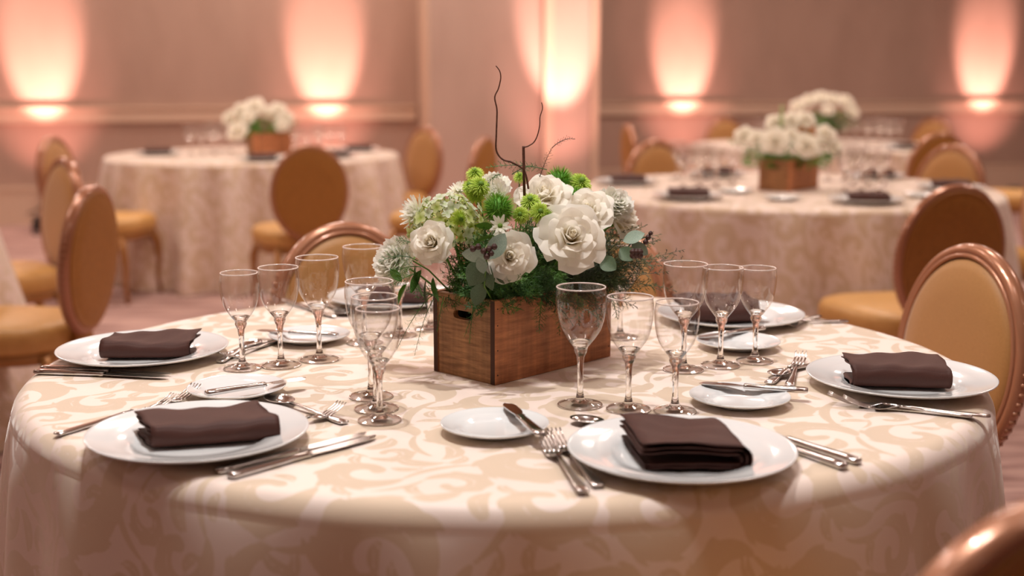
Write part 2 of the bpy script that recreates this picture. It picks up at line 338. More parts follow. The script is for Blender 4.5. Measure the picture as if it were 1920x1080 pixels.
# ------------------------------------------------------------ chairs
def chair_meshes():
    m = {}
    # seat cushion: rounded trapezoid, built as stacked outlines
    def outline(w_f, w_b, y0, y1, n=48, p=3.2):
        o = []
        for i in range(n):
            a = 2*PI*i/n; ca, sa = math.cos(a), math.sin(a)
            x = abs(ca)**(2/p)*(1 if ca > 0 else -1); y = abs(sa)**(2/p)*(1 if sa > 0 else -1)
            yy = (y0+y1)/2+y*(y1-y0)/2; t = (yy-y0)/(y1-y0); o.append((x*(w_b+(w_f-w_b)*t)/2, yy))
        return o
    def stack(levels, n=48):
        b = MB(); vs = []; fs = []
        for (sc, z, base) in levels:
            cy = .26
            vs += [(x*sc, cy+(y-cy)*sc, z) for x, y in base]
        for j in range(len(levels)-1):
            for i in range(n): k = (i+1) % n; fs.append((j*n+i, j*n+k, (j+1)*n+k, (j+1)*n+i))
        fs.append(tuple(range(n-1, -1, -1))); fs.append(tuple((len(levels)-1)*n+i for i in range(n)))
        return b.add(vs, fs)
    ol = outline(.48, .40, .03, .50)
    m['seat'] = stack([(.97, .385, ol), (1, .395, ol), (1.01, .42, ol), (1.0, .445, ol), (.96, .462, ol), (.85, .472, ol), (.6, .478, ol), (.25, .48, ol)]).mesh('seat', M_goldseat)
    m['apron'] = stack([(.90, .345, ol), (.94, .35, ol), (.95, .384, ol)]).mesh('seat_rail', M_leg)
    # oval back, slightly reclined (shear y with z)
    CZ, AX, AZ = .665, .187, .232
    rec = lambda z: -.10*(z-.42)
    def oval(sx, sz, y, n=64): return [(AX*sx*math.cos(2*PI*i/n), y+rec(CZ+AZ*sz*math.sin(2*PI*i/n)), CZ+AZ*sz*math.sin(2*PI*i/n)) for i in range(n)]
    b = MB(); b.ring(oval(1, 1, 0), .013, 10, .020); m['frame'] = b.mesh('back_frame', M_frame)
    b = MB(); b.ring(oval(.935, .948, .016), .0055, 8, .006); b.ring(oval(.935, .948, -.018), .004, 8, .006); m['bead'] = b.mesh('frame_bead', M_frame)
    def pad(y0, dy, n=64, lv=None):
        b = MB(); vs = []; fs = []; lv = lv or [(.93, 0), (.90, .55), (.82, .85), (.6, .97), (.3, 1.0)]
        for (s_, h) in lv: vs += oval(s_, s_, y0+dy*h, n)
        for j in range(len(lv)-1):
            for i in range(n): k = (i+1) % n; f = (j*n+i, j*n+k, (j+1)*n+k, (j+1)*n+i); fs.append(f if dy < 0 else f[::-1])
        f = tuple((len(lv)-1)*n+i for i in range(n)); fs.append(f if dy < 0 else f[::-1]); return b.add(vs, fs)
    m['pad'] = pad(.004, .026).mesh('back_pad', M_gold); m['back'] = pad(-.008, -.024, lv=[(.985, 0), (.975, .45), (.955, .62), (.93, .70), (.915, .66), (.85, .90), (.6, .98), (.3, 1.0)]).mesh('back_panel', M_backfab)
    # neck between seat and oval
    b = MB(); lv = [(.085, .40, .028), (.062, .415, .024), (.052, .44, .02), (.07, .455, .018)]
    vs = []; n = 16; fs = []
    for (w_, z, d) in lv: vs += [(w_*math.copysign(abs(math.cos(2*PI*i/n))**.6, math.cos(2*PI*i/n)), .012+d*math.sin(2*PI*i/n)+rec(z), z-.02) for i in range(n)]
    for j in range(3):
        for i in range(n): k = (i+1) % n; fs.append((j*n+i, j*n+k, (j+1)*n+k, (j+1)*n+i))
    m['neck'] = b.add(vs, fs).mesh('back_neck', M_backfab)
    # carved beads along the outer edge of the frame
    b = MB()
    for i in range(72):
        a = 2*PI*i/72
        if math.sin(a) > .5: continue
        x, z = (AX+.0108)*math.cos(a), CZ+(AZ+.0108)*math.sin(a); y = rec(z)
        b.box(x-.004, x+.004, y-.008, y+.008, z-.004, z+.004)
    m['carving'] = b.mesh('carved_edge', M_frame)
    def leg(sx, front):
        if front: P = [(.185*sx, .43, .37), (.205*sx, .455, .30), (.205*sx, .465, .20), (.195*sx, .455, .10), (.20*sx, .465, .0)]; r = [.026, .022, .016, .012, .013]
        else: P = [(.15*sx, .07, .37), (.155*sx, .04, .28), (.16*sx, .0, .17), (.165*sx, -.04, .07), (.17*sx, -.07, .0)]; r = [.022, .019, .016, .013, .013]
        b = MB(); b.tube(P, r, 10); return b.mesh('leg', M_leg)
    m['legs'] = [leg(-1, 1), leg(1, 1), leg(-1, 0), leg(1, 0)]
    return m
CM = chair_meshes()
def chair(x, y, out, label, group='gold oval back banquet chairs', sc=1.02):
    """out = direction (deg) the outside of the backrest faces"""
    t = thing('banquet_chair', (x, y, 0), label, 'chair', group, math.radians(out+90))
    t.scale = (sc, sc, sc)
    link('seat', CM['seat'], t); link('seat_rail', CM['apron'], t)
    bf = link('back_frame', CM['frame'], t); link('frame_bead', CM['bead'], bf); link('carved_edge', CM['carving'], bf)
    link('back_pad', CM['pad'], t); link('back_panel', CM['back'], t); link('back_neck', CM['neck'], t)
    for l in CM['legs']: link('leg', l, t)
    return t
chair(.955, 2.60, 20, 'gold oval back chair at the right side of the nearest table', sc=1.0)
chair(-.400, 2.98, 114, 'gold oval back chair behind the glasses at the left back of the nearest table', sc=1.0)
chair(.215, 3.02, 55, 'gold chair almost hidden behind the big flower box', sc=1.0)
chair(.425, 1.0, -66, 'gold chair cut by the bottom right corner of the picture', sc=1.02)
chair(1.43, 4.00, -75, 'chair with its brown back to us before the right rear table', sc=1.015)
chair(-1.415, 3.98, -5, 'foremost of the three gold chairs stacked up in depth at the left', sc=1.01)
chair(-1.94, 5.19, 42, 'middle of the three gold chairs at the left', sc=1.02)
chair(-2.59, 7.05, 170, 'farthest of the three gold chairs at the left, legs before the draped table')
chair(-1.04, 6.25, -68, 'chair with its brown back to us before the far left table')
chair(-.63, 8.45, 42, 'bright gold chair at the right end of the far left table')
chair(-.20, 7.10, -20, 'sliver of a gold chair just left of the bent twig')
chair(2.20, 6.20, 38, 'gold chair with its front to us behind the right rear table setting')
chair(.80, 6.65, 115, 'gold chair left behind the right rear table, behind its glasses')
chair(2.44, 5.62, 5, 'chair seen edge on at the right picture edge')
chair(2.62, 7.60, -80, 'brown back of a chair behind the front facing one at right')
chair(3.48, 10.25, 40, 'topmost gold chair at right, near the wall light')
chair(1.80, 10.30, 112, 'gold chair peeping out left of the farther flowers')
chair(.88, 8.90, 188, 'edge on chair near the right side of the pillar')
chair(3.75, 8.35, -20, 'gold seat of a chair far back at the right picture edge')

# ------------------------------------------------------------ china
def plate_mesh(R, name, k=1.0):
    p = [(0, .0035), (R*.50, .0035), (R*.56, .0045), (R*.60, .0085*k), (R*.64, .0125*k), (R*.80, .0165*k), (R*.965, .0205*k), (R*.99, .0222*k), (R, .0215*k), (R*.995, .0195*k), (R*.96, .0172*k), (R*.78, .0125*k), (R*.62, .0065*k), (R*.56, .0012), (R*.54, 0), (R*.50, .0012), (0, .0012)]
    return MB().lathe(p, 96).mesh(name, M_china)
P_big = plate_mesh(.152, 'dinner_plate'); P_sm = plate_mesh(.0785, 'bread_plate', .72)
TZ = .7604
def plate(kind, x, y, label, group):
    o = link('dinner_plate' if kind else 'bread_plate', P_big if kind else P_sm, None, (x, y, TZ)); return tag(o, label, 'plate', group)
G1, G2 = 'dinner plates on the nearest table', 'bread plates on the nearest table'
PB = {'FR': (.225, 1.569), 'FL': (-.437, 1.648), 'L': (-.671, 2.176), 'R': (.641, 1.966), 'BR': (.456, 2.507), 'BL': (-.262, 2.715)}
PS = {'FR': (-.025, 1.703), 'R': (.356, 1.857), 'BR': (.427, 2.259), 'FL': (-.443, 1.913), 'L': (-.392, 2.318)}
lab = {'FR': 'white dinner plate front right, under the folded dark napkin', 'FL': 'white dinner plate front left, napkin lying askew on it', 'L': 'white dinner plate at the left edge of the nearest table',
       'R': 'white dinner plate at the right edge, under a rolled dark napkin', 'BR': 'white dinner plate behind the three glasses right of the box', 'BL': 'white dinner plate at the back, left of the wooden box'}
for k, (x, y) in PB.items(): plate(1, x, y, lab[k], G1)
lab = {'FR': 'small white plate in the front centre, butter knife across its rim', 'R': 'small white plate right of the front glasses, knife lying over it', 'BR': 'small white plate behind the right glass stems, back of the table',
       'FL': 'small white plate above the front left setting', 'L': 'small white plate behind the three left glasses'}
for k, (x, y) in PS.items(): plate(0, x, y, lab[k], G2)

# napkins: a folded cloth whose layers wrap round one long edge
def napkin_mesh(W, D, H, layers, seed, skew=0.0, open_=.25, twist=0.0):
    """W length along x (fold axis), D depth along y; the closed fold is at -y, the open edges at +y"""
    r = random.Random(seed); b = MB()
    for L_ in range(layers):
        s_ = 1-.30*L_; h = H*s_; d = D*(1-.04*L_); y0 = -D/2+.003+L_*.006
        prof = []
        zc = H/2*(1-.05*L_)
        n1 = 9
        for i in range(n1): t = i/(n1-1); prof.append((y0+h/2+(d-h/2)*(1-t), zc+h/2+open_*h*.25*(1-t)**2*(1 if L_ == 0 else .4)))
        for i in range(1, 8): a = PI/2+PI*i/8; prof.append((y0+h/2+h/2*math.cos(a), zc+h/2*math.sin(a)))
        for i in range(n1): t = i/(n1-1); prof.append((y0+h/2+(d-h/2)*t*(.97), zc-h/2))
        th = .0016; n = len(prof); m = 22; vs = []; fs = []
        for q in range(m):
            u = q/(m-1); x = (u-.5)*W
            for side in (0, 1):
                for i, (yy, z) in enumerate(prof):
                    a = prof[max(i-1, 0)]; c = prof[min(i+1, n-1)]; tx, tz = c[0]-a[0], c[1]-a[1]; l = math.hypot(tx, tz) or 1
                    ny, nz = -tz/l, tx/l; k = th*(-side)
                    top = max(0, (z-H*.6)/H)
                    wob = .0022*math.sin(u*5+yy*50+seed)+.003*top*math.sin(u*3.1+seed*1.7+yy*30)+.0012*math.sin(u*17+i*.7+seed)
                    sag = -.005*top*math.sin(PI*u)*math.cos(yy*25)
                    edge = .0016*math.sin(yy*140+seed+L_)*(1 if u in (0, 1) else 0)
                    vs.append((x*(1-.012*L_)+edge+skew*yy, yy*(1+twist*(u-.5))-ny*k+wob*.4, max(.0008, z-nz*k*-1+wob*(1 if z > H*.4 else .2)+sag)))
        for q in range(m-1):
            for side in (0, 1):
                o = q*2*n+side*n; o2 = (q+1)*2*n+side*n
                for i in range(n-1):
                    f = (o+i, o+i+1, o2+i+1, o2+i); fs.append(f if side else f[::-1])
            for i in (0, n-1): o = q*2*n; o2 = (q+1)*2*n; f = (o+i, o+n+i, o2+n+i, o2+i); fs.append(f)
        for q in (0, m-1):
            o = q*2*n
            for i in range(n-1): fs.append((o+i, o+i+1, o+n+i+1, o+n+i))
        b.add(vs, fs)
    return b.mesh('folded_napkin', M_napkin)
def napkin(x, y, rz, me, label, z=.0045, tilt=0):
    o = link('folded_napkin', me, None, (x, y, TZ+z), (tilt, 0, rz)); return tag(o, label, 'napkin', 'dark brown folded napkins')
NZ = .0065
napkin(.232, 1.575, math.radians(97), napkin_mesh(.135, .142, .033, 3, 1, skew=.12, open_=.5), 'dark brown folded napkin on the front right plate, open fold to the front', NZ)
napkin(-.425, 1.655, math.radians(16), napkin_mesh(.172, .092, .030, 3, 5, skew=-.25, open_=.3, twist=.2), 'dark brown napkin lying askew on the front left plate', NZ)
napkin(-.655, 2.170, math.radians(4), napkin_mesh(.158, .075, .030, 2, 9, skew=.1, open_=.9), 'dark brown napkin in two flat folds on the plate at the left table edge', NZ)
napkin(.632, 1.965, math.radians(-6), napkin_mesh(.155, .095, .036, 2, 14, skew=-.05, open_=.1), 'dark brown rolled napkin on the right plate', NZ)
napkin(.425, 2.50, math.radians(8), napkin_mesh(.16, .10, .040, 2, 17, open_=.5), 'dark brown napkin seen through the glasses right of the box', NZ)
napkin(-.262, 2.72, math.radians(-5), napkin_mesh(.16, .08, .028, 2, 20), 'dark brown napkin on the back plate left of the box', NZ)

# ------------------------------------------------------------ cutlery (x axis = handle end -> tip)
def strip(b, sec):
    """sec: list of (x, z, halfwidth, halfthick); lofted rounded-rect section"""
    n = 8; vs = []; fs = []
    for (x, z, w_, t_) in sec:
        for k in range(n):
            a = 2*PI*(k+.5)/n; ca, sa = math.cos(a), math.sin(a)
            vs.append((x, w_*math.copysign(abs(ca)**.6, ca)/.97, z+t_*math.copysign(abs(sa)**.6, sa)))
    for j in range(len(sec)-1):
        for k in range(n): q = (k+1) % n; fs.append((j*n+k, (j+1)*n+k, (j+1)*n+q, j*n+q))
    fs.append(tuple(range(n))); fs.append(tuple((len(sec)-1)*n+k for k in range(n))[::-1]); b.add(vs, fs)
def handle_mesh(L_, wide=.0085):
    b = MB(); strip(b, [(0, .0035, wide*.75, .0012), (.003, .0035, wide*.95, .0022), (.02, .0035, wide*.95, .0023), (L_*.5, .005, wide*.6, .002), (L_*.85, .0075, .0032, .0019), (L_, .0075, .003, .0019)]); return b.mesh('handle', M_steel)
def fork_parts(L_):
    hl = L_*.62; h = handle_mesh(hl); b = MB(); e = L_-hl; tl = e*.60
    bx = hl+e*.40
    # palm of the fork: curved grid
    vs = []; fs = []; nx, ny = 7, 7
    for i in range(nx):
        u = i/(nx-1); x = hl-.002+(bx-hl+.002)*u; hw = .003+.0088*math.sin(u*PI/2)**1.3; zc = .0075-.0062*math.sin(u*PI*.62)
        for j in range(ny): v = j/(ny-1)*2-1; vs.append((x, hw*v, zc+.0014*v*v))
    for i in range(nx): 
        for j in range(ny): x, y, z = vs[i*ny+j]; vs.append((x, y, z+.0013))
    o = nx*ny
    for i in range(nx-1):
        for j in range(ny-1):
            a = i*ny+j; fs.append((a, a+1, a+ny+1, a+ny)); fs.append((o+a, o+a+ny, o+a+ny+1, o+a+1))
        for j in (0, ny-1): a = i*ny+j; fs.append((a, a+ny, o+a+ny, o+a))
    b.add(vs, fs)
    for k in range(4):
        y = (-1.5+k)*.0060; sec = []
        b2 = MB()
        for i in range(7):
            u = i/6; x = bx-.001+tl*u; z = .0030-.0008*math.sin(PI*u)+.014*u**1.5; sec.append((x, z, .0017*(1-.45*u), .0010*(1-.3*u)))
        strip(b2, sec); b.add([(q[0], q[1]+y, q[2]) for q in b2.v], b2.f)
    return h, b.mesh('fork_head', M_steel)
def spoon_parts(L_, bw=.020):
    hl = L_*.70; h = handle_mesh(hl); b = MB(); bl = L_-hl+.004; vs = []; fs = []; nr, ns = 6, 24
    for lay in (0, 1):
        for i in range(nr+1):
            r = i/nr
            for k in range(ns):
                a = 2*PI*k/ns; ex = (1+.12*math.cos(a)); x = hl-.003+bl/2+bl/2*r*math.cos(a); y = bw*r*math.sin(a)*(1+.12*math.cos(a)); z = .0015+.0075*r*r+(.0011 if lay else 0)
                vs.append((x, y, z))
        o = lay*(nr+1)*ns
        for i in range(nr):
            for k in range(ns): q = (k+1) % ns; f = (o+i*ns+k, o+(i+1)*ns+k, o+(i+1)*ns+q, o+i*ns+q); fs.append(f if lay else f[::-1])
    o = (nr+1)*ns
    for k in range(ns): q = (k+1) % ns; fs.append((nr*ns+k, nr*ns+q, o+nr*ns+q, o+nr*ns+k))
    return h, b.add(vs, fs).mesh('spoon_bowl', M_steel)
def knife_parts(L_, butter=False):
    hl = L_*(.52 if not butter else .58); b = MB()
    strip(b, [(0, .0045, .006, .003), (.004, .0045, .0085, .0042), (.02, .0045, .0085, .0043), (hl*.6, .0045, .0072, .0038), (hl*.93, .0045, .0058, .0035), (hl-.004, .0045, .0072, .004), (hl, .0045, .0062, .0034)])
    h = b.mesh('handle', M_steel); b = MB(); vs = []; fs = []; n = 14
    for i in range(n):
        u = i/(n-1); x = hl-.001+(L_-hl)*u
        if butter: up = .004+.004*math.sin(min(1, u*1.3)*PI/2); dn = .003+.009*math.sin(min(1, u*2.2)*PI/2)
        else: up = .0055; dn = .006+.0035*math.sin(min(1, u*2)*PI/2)
        if u > .78: q = (u-.78)/.22; dn *= math.sqrt(max(.0, 1-q*q))*.95+.02; up *= (1-.75*q**2)
        for (y, z) in ((up, .0045+.0009), (-dn, .0045+.0002), (-dn, .0045-.0002), (up, .0045-.0009)): vs.append((x, y, z))
    for i in range(n-1):
        for k in range(4): q = (k+1) % 4; fs.append((i*4+k, i*4+q, (i+1)*4+q, (i+1)*4+k))
    fs.append((0, 3, 2, 1)); fs.append(tuple((n-1)*4+k for k in range(4)))
    return h, b.add(vs, fs).mesh('blade', M_steel, smooth=False)
CUT = {'fork': (fork_parts(.215), 'fork_head'), 'small_fork': (fork_parts(.175), 'fork_head'), 'spoon': (spoon_parts(.195), 'spoon_bowl'), 'small_spoon': (spoon_parts(.165, .0175), 'spoon_bowl'),
       'knife': (knife_parts(.245), 'blade'), 'butter_knife': (knife_parts(.172, True), 'blade')}
CL = {'fork': .215, 'small_fork': .175, 'spoon': .195, 'small_spoon': .165, 'knife': .245, 'butter_knife': .172}
def cut(kind, a, b_, label, anchor='tip', z=0, pitch=0, roll=0):
    """a = handle end, b_ = tip, in metres on the table; the piece keeps its own length and is pinned at one end"""
    d = Vector((b_[0]-a[0], b_[1]-a[1])).normalized(); L_ = CL[kind]
    o = Vector(a) if anchor == 'handle' else Vector(b_)-d*L_
    nm = {'small_fork': 'dessert_fork', 'small_spoon': 'dessert_spoon'}.get(kind, kind)
    t = thing(nm, (o.x, o.y, TZ+z), label, kind.split('_')[-1], 'steel cutlery on the nearest table')
    t.rotation_euler = (roll, -pitch, math.atan2(d.y, d.x))
    (h, hd), hn = CUT[kind]; link('handle', h, t); link(hn, hd, t); return t
cut('knife', (-.381, 1.513), (-.236, 1.657), 'dinner knife front left, the one next to the plate', 'handle')
cut('knife', (-.360, 1.494), (-.217, 1.645), 'dinner knife front left, the one nearest the table edge', 'handle')
cut('fork', (-.649, 1.681), (-.545, 1.830), 'outer fork half under the front left plate, handle at left', 'handle')
cut('fork', (-.590, 1.715), (-.509, 1.921), 'fork whose tines peep out beside the front left small plate')
cut('spoon', (-.245, 1.740), (-.383, 1.875), 'spoon lying behind the front left plate', 'handle')
cut('small_fork', (-.385, 1.640), (-.257, 1.798), 'dessert fork crossing the spoon behind the front left plate', z=.003)
cut('butter_knife', (-.477, 1.850), (-.360, 1.932), 'butter knife across the front left small plate', 'handle', z=.0145)
cut('knife', (-.822, 2.054), (-.586, 2.017), 'front one of two knives before the left plate', 'handle')
cut('knife', (-.821, 2.082), (-.581, 2.035), 'rear one of two knives before the left plate', 'handle')
cut('fork', (-.440, 2.345), (-.540, 2.155), 'fork with its tines beside the leftmost glass')
cut('small_fork', (-.445, 2.33), (-.515, 2.135), 'second fork beside the leftmost glass foot')
cut('small_spoon', (-.520, 2.140), (-.487, 2.290), 'spoon whose bowl shines behind the leftmost glass')
cut('butter_knife', (-.335, 2.290), (-.499, 2.336), 'butter knife on the small plate behind the left glasses', z=.0135)
cut('fork', (.088, 1.428), (.029, 1.715), 'front fork right of the central small plate', 'handle', z=.003)
cut('fork', (.108, 1.455), (.046, 1.715), 'second fork next to the front right plate', 'handle', z=.001)
cut('butter_knife', (.040, 1.620), (-.010, 1.784), 'butter knife across the rim of the central small plate', z=.0165)
cut('small_spoon', (.24, 1.668), (.088, 1.753), 'spoon tip poking out behind the front right plate')
cut('knife', (.458, 1.552), (.330, 1.735), 'right one of two knives under the front right plate rim', 'handle')
cut('knife', (.434, 1.532), (.315, 1.715), 'left one of two knives under the front right plate rim', 'handle')
cut('fork', (.670, 1.781), (.494, 1.862), 'fork before the right plate, its tines farther left', z=.001)
cut('fork', (.716, 1.772), (.560, 1.822), 'fork before the right plate, nearest the table edge', 'handle', z=.001)
cut('fork', (.456, 1.956), (.539, 2.211), 'fork standing upright in view left of the right plate', 'handle')
cut('small_spoon', (.562, 2.140), (.439, 2.013), 'spoon with dark bowl left of the right plate')
cut('small_fork', (.43, 1.98), (.515, 2.12), 'dessert fork beside the dark spoon', z=.001)
cut('butter_knife', (.466, 1.871), (.309, 1.917), 'butter knife over the small plate right of the front glasses', 'handle', z=.0135)
cut('butter_knife', (.47, 2.345), (.353, 2.268), 'butter knife on the small back right plate', z=.0135)
cut('fork', (.700, 2.500), (.526, 2.480), 'fork at the right rear, handle towards the table edge', 'handle')
cut('small_fork', (.640, 2.540), (.545, 2.420), 'smaller fork in front of the rear right plate')
cut('small_spoon', (.432, 2.493), (.345, 2.372), 'spoon between the rear right plates')
cut('knife', (-.520, 2.735), (-.372, 2.540), 'left knife beside the back plate')
cut('spoon', (-.44, 2.74), (-.352, 2.555), 'spoon beside the back plate')

# ------------------------------------------------------------ glasses
def glass_meshes(H, rb, rr, rf):
    """H height, rb widest bowl radius, rr rim radius, rf foot radius"""
    zb = H*.47; sr = .0042
    kt = [0, .06, .15, .32, .49, .66, .82, 1.0]; kr = [.20, .30, .50, .79, .915, .975, 1, 1]
    def shp(t): return sum(float(np.interp(min(1, max(0, t+d)), kt, kr)) for d in (-.05, -.025, 0, .025, .05))/5
    prof = [(.0095, zb-.004)]
    hh = H-zb
    for i in range(1, 22):
        t = i/21; r = rb*shp(t)*(1 if t < .82 else 1-(1-rr/rb)*((t-.82)/.18)**1.5)
        prof.append((max(r, .0095), zb+hh*t*(1 if t > .12 else 1)))
    b = MB(); b.lathe(prof, 56); bowl = b.mesh('bowl', M_bowl)
    b = MB(); n = 56; b.ring([(rr*math.cos(2*PI*i/n), rr*math.sin(2*PI*i/n), H) for i in range(n)], .0011, 6); rim = b.mesh('rim', M_rim)
    sp = [(0, .004), (.014, .0055), (.0095, .009), (.0062, .014), (.0046, .024), (sr, zb*.45), (.0047, zb*.72), (.0062, zb*.88), (.0082, zb-.006), (.0105, zb)]
    lens = [q for q in prof if zb+.002 < q[1] < zb+hh*.17]; top = lens[-1]
    sp += [(q[0]-.0003, q[1]) for q in lens]+[(top[0]-.0012, top[1]+.0005)]+[(q[0]-.0020-.004*(1-(q[1]-zb)/(hh*.17)), q[1]+.0010+.004*(1-(q[1]-zb)/(hh*.17))) for q in reversed(lens[1:-1]) if q[0] > .014]+[(0, zb+.0085)]
    b = MB(); b.lathe(sp, 32); stem = b.mesh('stem', M_stem)
    b = MB(); b.lathe([(.010, .0085), (.016, .0062), (rf*.6, .0040), (rf*.85, .0026), (rf*.985, .0018)], 56)
    foot = b.mesh('foot', M_foot)
    b = MB(); b.ring([(rf*math.cos(2*PI*i/n), rf*math.sin(2*PI*i/n), .0012) for i in range(n)], .0011, 6); frim = b.mesh('foot_edge', M_rim2)
    return bowl, rim, stem, foot, frim
M_rim2 = mat('foot_edge_glass', lin(190, 170, 158), .1, 0, Transmission_Weight=.75)
GM = {'large': glass_meshes(.187, .0395, .0374, .0345), 'medium': glass_meshes(.176, .0365, .0345, .0335), 'small': glass_meshes(.170, .0345, .0318, .0320)}
def glass(x, y, kind, label, group='stemmed glasses on the nearest table'):
    t = thing('wine_glass', (x, y, TZ), label, 'glass', group)
    bo, ri, st, fo, fr = GM[kind]
    b = link('bowl', bo, t); link('rim', ri, b); link('stem', st, t); f = link('foot', fo, t); link('foot_edge', fr, f); return t
cl = [('left', [(-.473, 2.093, 'small', 'smallest and leftmost glass of the trio behind the left plates'), (-.409, 2.114, 'medium', 'middle glass of the left trio'), (-.348, 2.159, 'large', 'tallest glass of the left trio, nearest the wooden box')]),
      ('b', [(-.225, 1.901, 'large', 'rearmost and tallest of three overlapping glasses left of the box'), (-.209, 1.828, 'medium', 'middle of three overlapping glasses left of the box'), (-.197, 1.763, 'small', 'front glass of three overlapping left of the box')]),
      ('c', [(.106, 1.850, 'large', 'tall glass standing before the right end of the wooden box'), (.179, 1.825, 'medium', 'middle glass of the front right trio'), (.249, 1.813, 'small', 'right glass of the front right trio, behind the folded napkin')]),
      ('d', [(.299, 2.082, 'large', 'widest glass of the rear right trio, partly behind a front glass'), (.369, 2.114, 'medium', 'middle glass of the rear right trio'), (.436, 2.146, 'small', 'rightmost glass on the nearest table')]),
      ('g', [(-.283, 2.300, 'large', 'glass behind the left side of the flowers'), (-.222, 2.37, 'medium', 'glass hidden behind the leftmost white carnation'), (-.165, 2.43, 'small', 'glass glinting through the fern left of the box')]),
      ('e', [(.212, 2.350, 'large', 'glass glinting through the fern right of the flowers'), (.150, 2.42, 'medium', 'glass hidden behind the right end of the box'), (.09, 2.47, 'small', 'glass hidden behind the middle of the box')])]
for _, ls in cl:
    for (x, y, k, l) in ls: glass(x, y, k, l)

# ------------------------------------------------------------ wooden flower box
def wood(name, c1, c2, c3, seed, across=False):
    m = mat(name, c1, .6); N, L, P = nodes(m)
    tc = N.new('ShaderNodeTexCoord'); mp = N.new('ShaderNodeMapping'); mp.inputs['Scale'].default_value = (6, 6, 55) if across else (5, 5, 40); mp.inputs['Location'].default_value = (seed, seed*.7, 0)
    t = N.new('ShaderNodeTexNoise'); t.inputs['Scale'].default_value = 3; t.inputs['Detail'].default_value = 7; t.inputs['Roughness'].default_value = .65
    mp2 = N.new('ShaderNodeMapping'); mp2.inputs['Scale'].default_value = (60, 60, 4); mp2.inputs['Location'].default_value = (seed, 0, 0)
    t2 = N.new('ShaderNodeTexNoise'); t2.inputs['Scale'].default_value = 1.2; t2.inputs['Detail'].default_value = 4
    r = N.new('ShaderNodeValToRGB'); e = r.color_ramp.elements; e[0].position = .3; e[0].color = c2; e[1].position = .62; e[1].color = c1; k = e.new(.8); k.color = c3
    mx = N.new('ShaderNodeMix'); mx.data_type = 'RGBA'; mx.blend_type = 'MULTIPLY'; mx.inputs[0].default_value = .75
    r2 = N.new('ShaderNodeValToRGB'); r2.color_ramp.elements[0].color = (.66, .63, .60, 1); r2.color_ramp.elements[0].position = .3; r2.color_ramp.elements[1].color = (1.15, 1.1, 1.05, 1); r2.color_ramp.elements[1].position = .65
    b = N.new('ShaderNodeBump'); b.inputs['Strength'].default_value = .25; b.inputs['Distance'].default_value = .001
    L.new(tc.outputs['Object'], mp.inputs[0]); L.new(mp.outputs[0], t.inputs['Vector']); L.new(tc.outputs['Object'], mp2.inputs[0]); L.new(mp2.outputs[0], t2.inputs['Vector'])
    L.new(t.outputs[0], r.inputs[0]); L.new(t2.outputs[0], r2.inputs[0]); L.new(r.outputs[0], mx.inputs[6]); L.new(r2.outputs[0], mx.inputs[7]); L.new(mx.outputs[2], P.inputs['Base Color'])
    L.new(t.outputs[0], b.inputs['Height']); L.new(b.outputs[0], P.inputs['Normal']); return m
M_w1 = wood('stained_pine_side', lin(196, 130, 86), lin(150, 94, 60), lin(216, 156, 110), 1.3)
M_w2 = wood('stained_pine_end', lin(184, 136, 90), lin(124, 84, 52), lin(206, 158, 112), 4.1, True)
M_w3 = mat('end_grain', lin(74, 46, 32), .8)
M_nail = mat('nail', (.05, .04, .035, 1), .4, .8)
BA = math.radians(46)
